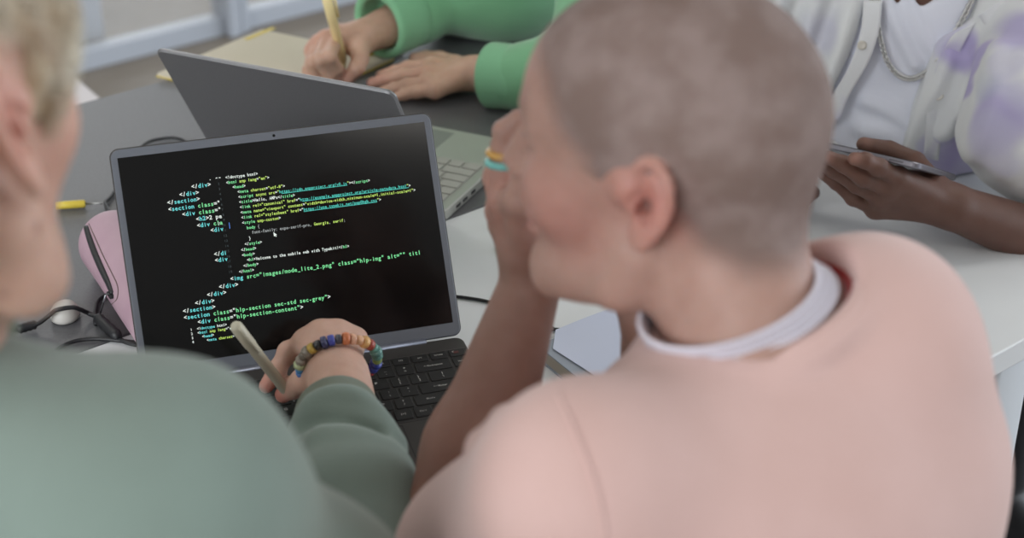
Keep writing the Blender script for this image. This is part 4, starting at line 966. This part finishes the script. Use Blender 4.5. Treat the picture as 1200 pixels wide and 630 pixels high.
# ------------------------------------------------------------------ person in tie-dye shirt with a tablet (right)
P4p = thing('person', 'person in white and lilac tie-dye shirt with silver chain, holding a tablet', 'person', None, (.66, 2.5, 0))
df = unit([-.16, -.985, 0]); dr = np.array([df[1], -df[0], 0])          # dr is the person's right = image left
N4 = at(1058, -58, 1.93); DC7 = N4 - df * .07 - TZ * .0
DRS = DC7 + dr * .17 - TZ * .05 + df * .04; DLS = DC7 - dr * .17 - TZ * .05 + df * .04
HD = Head(DC7 + df * .095 + TZ * .145, math.atan2(-df[0], df[1]), math.radians(30), 0, 1.0)
dLW = at(1118, 243, 1.80); dLE = at(1375, 338, 1.92)
dRE = DRS + np.array([-.04, .05, -.22]); dRW = at(850, 195, 1.98)
B = Sdf(.02); HD.build(B, 1); B.cone(HD.T(0, -.03, -.03), DC7, .058, .062, .03); B.cone(HD.T(0, -.01, -.05), DC7 + df * .045 - TZ * .03, .042, .05, .02)
B.ell(DC7 + df * .03 - TZ * .14, (.15, .09, .14), np.stack([dr, df, TZ], 1), .04)
B.cone(DC7 - TZ * .05, DRS, .05, .045, .04); B.cone(DC7 - TZ * .05, DLS, .05, .045, .04)
B.cone(DLS, dLE, .045, .040, .03); B.cone(dLE, dLE * .5 + dLW * .5, .040, .037, .02); B.cone(dLE * .5 + dLW * .5, dLW, .037, .0255, .02)
B.cone(DRS, dRE, .045, .040, .03); B.cone(dRE, dRW, .038, .026, .02)
m5 = [at(1052, 208, 1.755), at(1042, 219, 1.765), at(1032, 231, 1.78), at(1026, 244, 1.80)]
f5 = [[at(1030, 196, 1.735), at(1014, 188, 1.725), at(1001, 186, 1.722)], [at(1012, 208, 1.75), at(988, 192, 1.74), at(970, 184, 1.735)],
      [at(1004, 216, 1.77), at(978, 200, 1.765), at(958, 188, 1.76)], [at(1000, 232, 1.79), at(980, 214, 1.79), at(964, 204, 1.79)]]
t5 = [at(1090, 215, 1.80), at(1072, 190, 1.84), at(1042, 176, 1.845), at(1012, 169, 1.84)]
hand(B, dLW, m5, f5, t5, 1.05, .003, .024)
rm5 = [dRW + unit(np.array([.3, -.9, .1])) * .08 + dr * (.03 - .02 * i) for i in range(4)]
hand(B, dRW, rm5, [[m + np.array([.02, -.02, .02]), m + np.array([.035, -.02, .005]), m + np.array([.03, -.01, -.01])] for m in rm5], [dRW + np.array([.02, -.02, .02]), dRW + np.array([.04, -.04, .025]), dRW + np.array([.05, -.06, .025]), dRW + np.array([.06, -.08, .02])])
sk4 = lin(106, 78, 68); nl = lin(176, 136, 124)
soft('body', B, skinmat('dark_brown_skin'), P4p, .0024, spots(sk4, [(at(1001, 186, 1.715), .012, nl, .8), (at(969, 184, 1.728), .012, nl, .8), (t5[3], .013, nl, .7), (at(1001, 196, 1.725), .03, lin(128, 90, 76), .5)]), lo=(.1, 1.3, .7))
BE = Sdf(.01); BE.ell(HD.T(0, .056, -.102), (.050, .052, .036), HD.R, .02); BE.ell(HD.T(0, .03, -.06), (.0595, .052, .045), HD.R, .02); BE.disp(wob(9, 300, .002)); BE.ops.append(('i', lambda P: HD.loc(P)[:, 2] + .045, np.zeros(3), 1e9, .01))
soft('beard', BE, mat('black_hair', srgb(30, 26, 26), .8, bump=(400, 1)), P4p, .003)
capd = Sdf(.02); HD.skull(capd, .008); capd.ops.append(('i', lambda P: hairmask(HD)(P), np.zeros(3), 1e9, .006)); soft('hair', capd, mat('black_curls', srgb(28, 24, 24), .85, bump=(300, 1)), P4p, .004)
Rd = np.stack([dr, df, TZ], 1)
M_tee = cloth('white_cotton', srgb(230, 233, 244), srgb(224, 227, 240), .2)
hip4 = DC7 - df * .42; hip4[2] = .54
def chest(S, e):
    S.cone(DC7 - TZ * .05, DRS, .060 + e, .055 + e, .05); S.cone(DC7 - TZ * .05, DLS, .060 + e, .055 + e, .05)
    S.ell(DC7 + df * .035 - TZ * .16, (.165 + e, .095 + e, .16 + e), Rd, .05); S.ell(DC7 + df * .03 - TZ * .27, (.155 + e, .090 + e, .14 + e), Rd, .05)
    S.cone(DC7 - TZ * .2 - df * .04, hip4 + TZ * .05, .11 + e, .14 + e, .06); return S
TE = Sdf(.04); chest(TE, .004); TE.cone(DC7 + df * .06 - TZ * .02, DC7 + df * .09 + TZ * .08, .062, .085, .012, 's'); 
TE0 = chest(Sdf(.04), .004)
def fold(S, f, pts, r, k, mode='u', inset=-.1):
    P_ = [hit(f, x, y, 1.2, 2.8) for x, y in pts]; P_ = [p + unit(ray(*q_)) * r * inset for p, q_ in zip(P_, pts) if p is not None]
    if len(P_) > 1: S.curve(P_, r, k, mode)
fold(TE, TE0, [(1040, 2), (1052, 35), (1072, 74)], .007, .012); fold(TE, TE0, [(1064, 0), (1080, 42), (1096, 66)], .007, .012)
fold(TE, TE0, [(1015, 118), (1045, 130), (1082, 160)], .007, .014); fold(TE, TE0, [(1010, 150), (1040, 158), (1070, 180)], .007, .014)
TE.disp(wob(41, 30, .003))
desk_clip = lambda P: np.where((P - B0) @ TY < .01, .7425 - P[:, 2], -1.0)
TE.ops.append(('i', desk_clip, np.zeros(3), 1e9, .002)); soft('undershirt', TE, M_tee, P4p, .003)
OS = Sdf(.04); chest(OS, .018)
OS.cone(DLS, at(1206, 150, 1.86), .064, .072, .03); OS.cone(at(1206, 150, 1.86), at(1250, 190, 1.87), .072, .070, .03); OS.cone(DRS, dRE, .072, .075, .05)
OS.cone(DC7 + df * .06 - TZ * .02, DC7 + df * .09 + TZ * .08, .066, .09, .012, 's')
Ov = at(1060, 90, 1.85); ex_ = np.array([1, 0, 0.]); ey_ = np.cross(ex_, unit(ray(1060, 90))) ; ey_ = ey_ if ey_[2] > 0 else -ey_
def pxuv(x, y): p = at(x, y, 1.85) - Ov; return (float(p @ ex_), float(p @ ey_))
opening = [pxuv(*p) for p in ((1036, -60), (1031, 30), (1022, 66), (1003, 100), (984, 134), (990, 150), (1004, 175), (1010, 330), (1086, 330), (1088, 190), (1094, 120), (1102, 80), (1111, 48), (1134, 36), (1156, 18), (1172, -30), (1180, -60))]
rv = unit(ray(1060, 90)); Zp = Sdf(); Zp.prism(opening, Ov, ex_, ey_, .001, 'u')
front = lambda P: np.maximum(Zp.ops[0][1](P), (P - (DC7 - df * .0)) @ -df)        # only the front is open
OS.ops.append(('s', front, np.zeros(3), 1e9, .004))
OS0 = chest(Sdf(.04), .018); OS0.cone(DLS, at(1206, 150, 1.86), .064, .072, .03)
for q in ([(1130, 70), (1120, 110), (1110, 150)], [(1150, 66), (1140, 110), (1130, 150)], [(1114, 75), (1108, 110), (1102, 150)]): fold(OS, OS0, q, .007, .02)
for q in ([(1172, 60), (1156, 110), (1142, 170)], [(1196, 80), (1182, 130), (1166, 190)]): fold(OS, OS0, q, .008, .025)
fdn = unit(at(1100, 150, 1.8) - at(1130, 50, 1.8)); fac = unit(np.cross(fdn, df)); fdir2 = unit(at(1120, 200, 1.8) - at(1190, 60, 1.8))
def drape(P):
    u = P @ fac; v = P @ fdn; w = wob(47, 14, 1.0)(P)
    return .0080 * np.sin(u * 150 + 3.0 * np.sin(v * 9 + 1) + 2 * w) * np.clip(.5 + w * 1.2, 0, 1.2)
OS.disp(drape); OS.disp(wob(43, 34, .003)); OS.ops.append(('i', desk_clip, np.zeros(3), 1e9, .002))
M_tie = cloth('tie_dye_cotton', srgb(226, 228, 230), srgb(222, 223, 226), .25)
nt = M_tie.node_tree; b_ = nt.nodes['Principled BSDF']; old = b_.inputs['Base Color'].links[0].from_socket
tcn = nt.nodes.new('ShaderNodeTexCoord'); no = nt.nodes.new('ShaderNodeTexNoise'); no.inputs['Scale'].default_value = 11; no.inputs['Detail'].default_value = 2; no.inputs['Distortion'].default_value = .4; nt.links.new(tcn.outputs['Object'], no.inputs['Vector'])
mrn = nt.nodes.new('ShaderNodeMapRange'); mrn.inputs[1].default_value = .52; mrn.inputs[2].default_value = .68; nt.links.new(no.outputs['Fac'], mrn.inputs[0])
mxn = nt.nodes.new('ShaderNodeMix'); mxn.data_type = 'RGBA'; nt.links.new(mrn.outputs[0], mxn.inputs[0]); nt.links.new(old, mxn.inputs[6]); mxn.inputs[7].default_value = srgb(172, 162, 206); nt.links.new(mxn.outputs[2], b_.inputs['Base Color'])
M_tied = mat('tie_dye_shirt_cloth', rough=.85, spec=.2, attr='Col', noise=(16, 3, .35, .65), col2=(.93, .93, .96, 1), bump=(700, .25), sheen=.2)
lil = lin(176, 166, 208); li2 = lin(196, 194, 218); TS = []
for x, y, r_, c_, a_ in ((1004, 48, .034, lil, .8), (1016, 20, .03, lil, .6), (974, 124, .03, lil, .8), (962, 40, .04, li2, .4), (1118, 48, .035, li2, .8), (1132, 62, .03, lil, .9), (1144, 62, .026, lil, .9), (1140, 84, .02, lil, .9), (1137, 100, .018, lil, .9),
                        (1176, 118, .05, li2, .9), (1164, 140, .045, lil, .7), (1156, 160, .04, li2, .7), (1200, 40, .045, lil, .8), (1188, 70, .03, li2, .6), (1108, 182, .035, lil, .8), (1126, 190, .04, lil, .7), (1098, 170, .02, li2, .7), (1170, 190, .035, li2, .6), (1160, 95, .03, lin(150, 160, 190), .3)):
    p = hit(OS, x, y, 1.2, 2.6)
    if p is not None: TS.append((p, r_, c_, a_))
def tiecol(P): 
    Q = P + .014 * np.stack([wob(61, 70, 1.)(P), wob(62, 70, 1.)(P), wob(63, 70, 1.)(P)], 1); c = np.tile(lin(224, 226, 226), (len(P), 1))
    for p, r_, col, am in TS:
        m = am * sstep(1.0, .45, np.linalg.norm(Q - p, axis=1) / r_)[:, None]; c = c * (1 - m) + col * m
    return c
soft('shirt', OS, M_tied, P4p, .0026, tiecol)
# collar point, placket strips, buttons
def ribbon(name, L, R_, m, P, f, th=.0022, off=.002):
    n = len(L); bm = bmesh.new(); rows_ = []
    for l, r in zip(L, R_):
        row = []
        for k in range(7):
            x = l[0] * (1 - k / 6) + r[0] * k / 6; y = l[1] * (1 - k / 6) + r[1] * k / 6
            p = hit(f, x, y, 1.2, 2.6)
            if p is None: p = at(x, y, 1.8)
            row.append(p)
        rows_.append(row)
    rv_ = unit(ray(*L[0]))
    fr = [[bm.verts.new(Vector(tuple(p - rv_ * (off + th)))) for p in r] for r in rows_]; bk_ = [[bm.verts.new(Vector(tuple(p + rv_ * (-off + .001)))) for p in r] for r in rows_]
    for i in range(n - 1):
        for k in range(6):
            bm.faces.new((fr[i][k], fr[i][k + 1], fr[i + 1][k + 1], fr[i + 1][k])); bm.faces.new((bk_[i][k], bk_[i + 1][k], bk_[i + 1][k + 1], bk_[i][k + 1]))
        for k, s_ in ((0, 1), (6, -1)):
            q = (fr[i][k], fr[i + 1][k], bk_[i + 1][k], bk_[i][k]); bm.faces.new(q)
    for i in (0, n - 1):
        for k in range(6): bm.faces.new((fr[i][k], fr[i][k + 1], bk_[i][k + 1], bk_[i][k]))
    bmesh.ops.recalc_face_normals(bm, faces=bm.faces[:])
    return obj(name, bm, m, P, True)
def lerp_line(pts, n=22):
    q = np.array(spline([np.array([*p, 0.]) for p in pts], 6)); t = np.linspace(0, len(q) - 1, n); return [(np.interp(a, range(len(q)), q[:, 0]), np.interp(a, range(len(q)), q[:, 1])) for a in t]
CHf = chest(Sdf(.04), .019)
ribbon('placket', lerp_line([(1120, 38), (1110, 50), (1097, 80), (1088, 120), (1082, 184)]), lerp_line([(1144, 26), (1130, 50), (1116, 86), (1107, 125), (1100, 188)]), M_tie, P4p, CHf)
ribbon('placket', lerp_line([(1012, 0), (1008, 40), (994, 80), (972, 118), (966, 150)]), lerp_line([(1034, 0), (1030, 36), (1018, 72), (996, 110), (985, 138)]), M_tie, P4p, CHf)
ribbon('collar', lerp_line([(1146, 18), (1156, 32), (1160, 44), (1174, 57)]), lerp_line([(1204, -20), (1202, 8), (1194, 36), (1178, 57)]), M_tie, P4p, CHf, .003, .008)
M_btn = mat('pearl_button', srgb(206, 202, 192), .3)
for x, y in ((1010, 53), (971, 138), (1100, 112)):
    p = hit(CHf, x, y, 1.2, 2.6); rv_ = -unit(ray(x, y)); nrm = unit(rv_ * .8 + df * .3 + TZ * .1); u_ = unit(np.cross(nrm, TZ)); v_ = np.cross(nrm, u_)
    bm = bmesh.new(); add_lathe(bm, [(.0050, 0), (.0056, .001), (.0056, .002), (.0044, .0026), (.0030, .0021)], frame(p + rv_ * .0045, u_, v_, nrm), 20); obj('button', bm, M_btn, P4p, True)
df2 = unit([.30, -.95, 0]); lower(P4p, hip4, df2, M_blackcloth, .12, .33)
chair('chair', 'black chair under the person in the tie-dye shirt', hip4 - df2 * .03, df2, M_dark, M_dark, h=.44)
# neck chain of links
TEf = chest(Sdf(.04), .004)
cpts = [(1150, -24), (1139, 0), (1128, 22), (1115, 45), (1100, 69), (1086, 84), (1068, 92), (1052, 87), (1040, 72), (1034, 54), (1030, 36), (1027, 10), (1024, -20)]
q = lerp_line(cpts, 76); cp3 = []
for x, y in q:
    p = hit(TE, x, y, 1.2, 2.6); cp3.append((p if p is not None else at(x, y, 1.85)) - unit(ray(x, y)) * .0070)
chn = thing('neck_chain', 'silver link chain hanging over the white undershirt', 'necklace', None, tuple(cp3[38])); M_sil = mat('silver_metal', srgb(214, 214, 212), .28, .85)
bm = bmesh.new()
for i in range(len(cp3) - 1):
    p = (cp3[i] + cp3[i + 1]) / 2; t_ = unit(cp3[i + 1] - cp3[i]); s_ = unit(np.cross(t_, df)); 
    if i % 2: s_ = unit(s_ + df)
    else: s_ = unit(s_ - df)
    add_tube(bm, torus_pts(p, t_, s_, .0044, .0030, 12), .0013, 6, closed=True)
obj('links', bm, M_sil, chn, True)
# tablet
A_ = at(1078, 191, 1.72); u1 = unit(at(930, 158, 1.80) - A_); w1 = at(1124, 205, 1.80) - A_; w1 = unit(w1 - u1 * (w1 @ u1)); n1 = np.cross(u1, w1); n1 = n1 if n1[2] > 0 else -n1
TM_ = frame(A_, u1, w1, n1)
tb = thing('tablet', 'slim grey tablet held edge-on in a dark brown hand', 'tablet', None, tuple(A_))
bm = bmesh.new(); add_plate(bm, (0, 0, -.0065), (.205, .132, 0), TM_, .010, 6, .0012); obj('case', bm, mat('tablet_aluminium', srgb(128, 126, 134), .35, .6), tb)
bm = bmesh.new(); add_plate(bm, (.0015, .0015, -.0002), (.2035, .1305, .0004), TM_, .009, 6, .0002); obj('screen', bm, M_glassblk, tb)
bm = bmesh.new(); add_box(bm, (.018, -.0006, -.0042), (.034, .0006, -.0022), TM_, .0004); obj('volume_button', bm, mat('tablet_button', srgb(96, 94, 100), .35, .6), tb)
bm = bmesh.new(); add_tube(bm, [TM_ @ Vector((.07, -.0003, -.0032)), TM_ @ Vector((.07, .001, -.0032))], .0008, 8); obj('microphone_hole', bm, M_dark, tb)
# ================================================================== LIGHT AND CAMERA
sc = bpy.context.scene
w = bpy.data.worlds.new('room_light'); sc.world = w; w.use_nodes = True
bg = w.node_tree.nodes['Background']; bg.inputs[0].default_value = (.80, .88, 1, 1); bg.inputs[1].default_value = 1.2
def area(name, loc, to, sx, sy, e, col):
    l = bpy.data.lights.new(name, 'AREA'); l.shape = 'RECTANGLE'; l.size = sx; l.size_y = sy; l.energy = e; l.color = col
    o = bpy.data.objects.new(name, l); C.objects.link(o); o.location = loc
    o.rotation_euler = (Vector(to) - Vector(loc)).to_track_quat('-Z', 'Y').to_euler(); return o
area('window_daylight', (5.8, 3.0, 1.7), (0, 1.5, .9), 9, 2.2, 260, (.86, .93, 1))
area('window_daylight', (-1.5, 9.5, 1.9), (0, 1.5, .9), 6, 1.8, 110, (.88, .94, 1))
area('window_daylight', (-1.6, -2.7, 2.3), (0, .9, 1), 4.5, 1.0, 205, (.92, .96, 1))
for x in (-1.8, 1.6):
    for y in (-.6, 2.4, 5.4): area('ceiling_lamp', (x, y, 2.86), (x, y, 0), 1.2, .6, 12, (1, .96, .9))
cam = bpy.data.cameras.new('camera'); co = bpy.data.objects.new('camera', cam); C.objects.link(co)
cam.sensor_width = 36; cam.lens = FPX / 1200 * 36; cam.clip_start = .05; cam.clip_end = 60
co.location = (0, 0, CZ); co.rotation_euler = (PI / 2 - PITCH, 0, 0)
cam.dof.use_dof = True; cam.dof.focus_distance = 1.62; cam.dof.aperture_fstop = 4.2
sc.camera = co
sc.view_settings.view_transform = 'Standard'; sc.view_settings.look = 'None'; sc.view_settings.exposure = 0; sc.view_settings.gamma = 1; sc.view_settings.use_curve_mapping = False
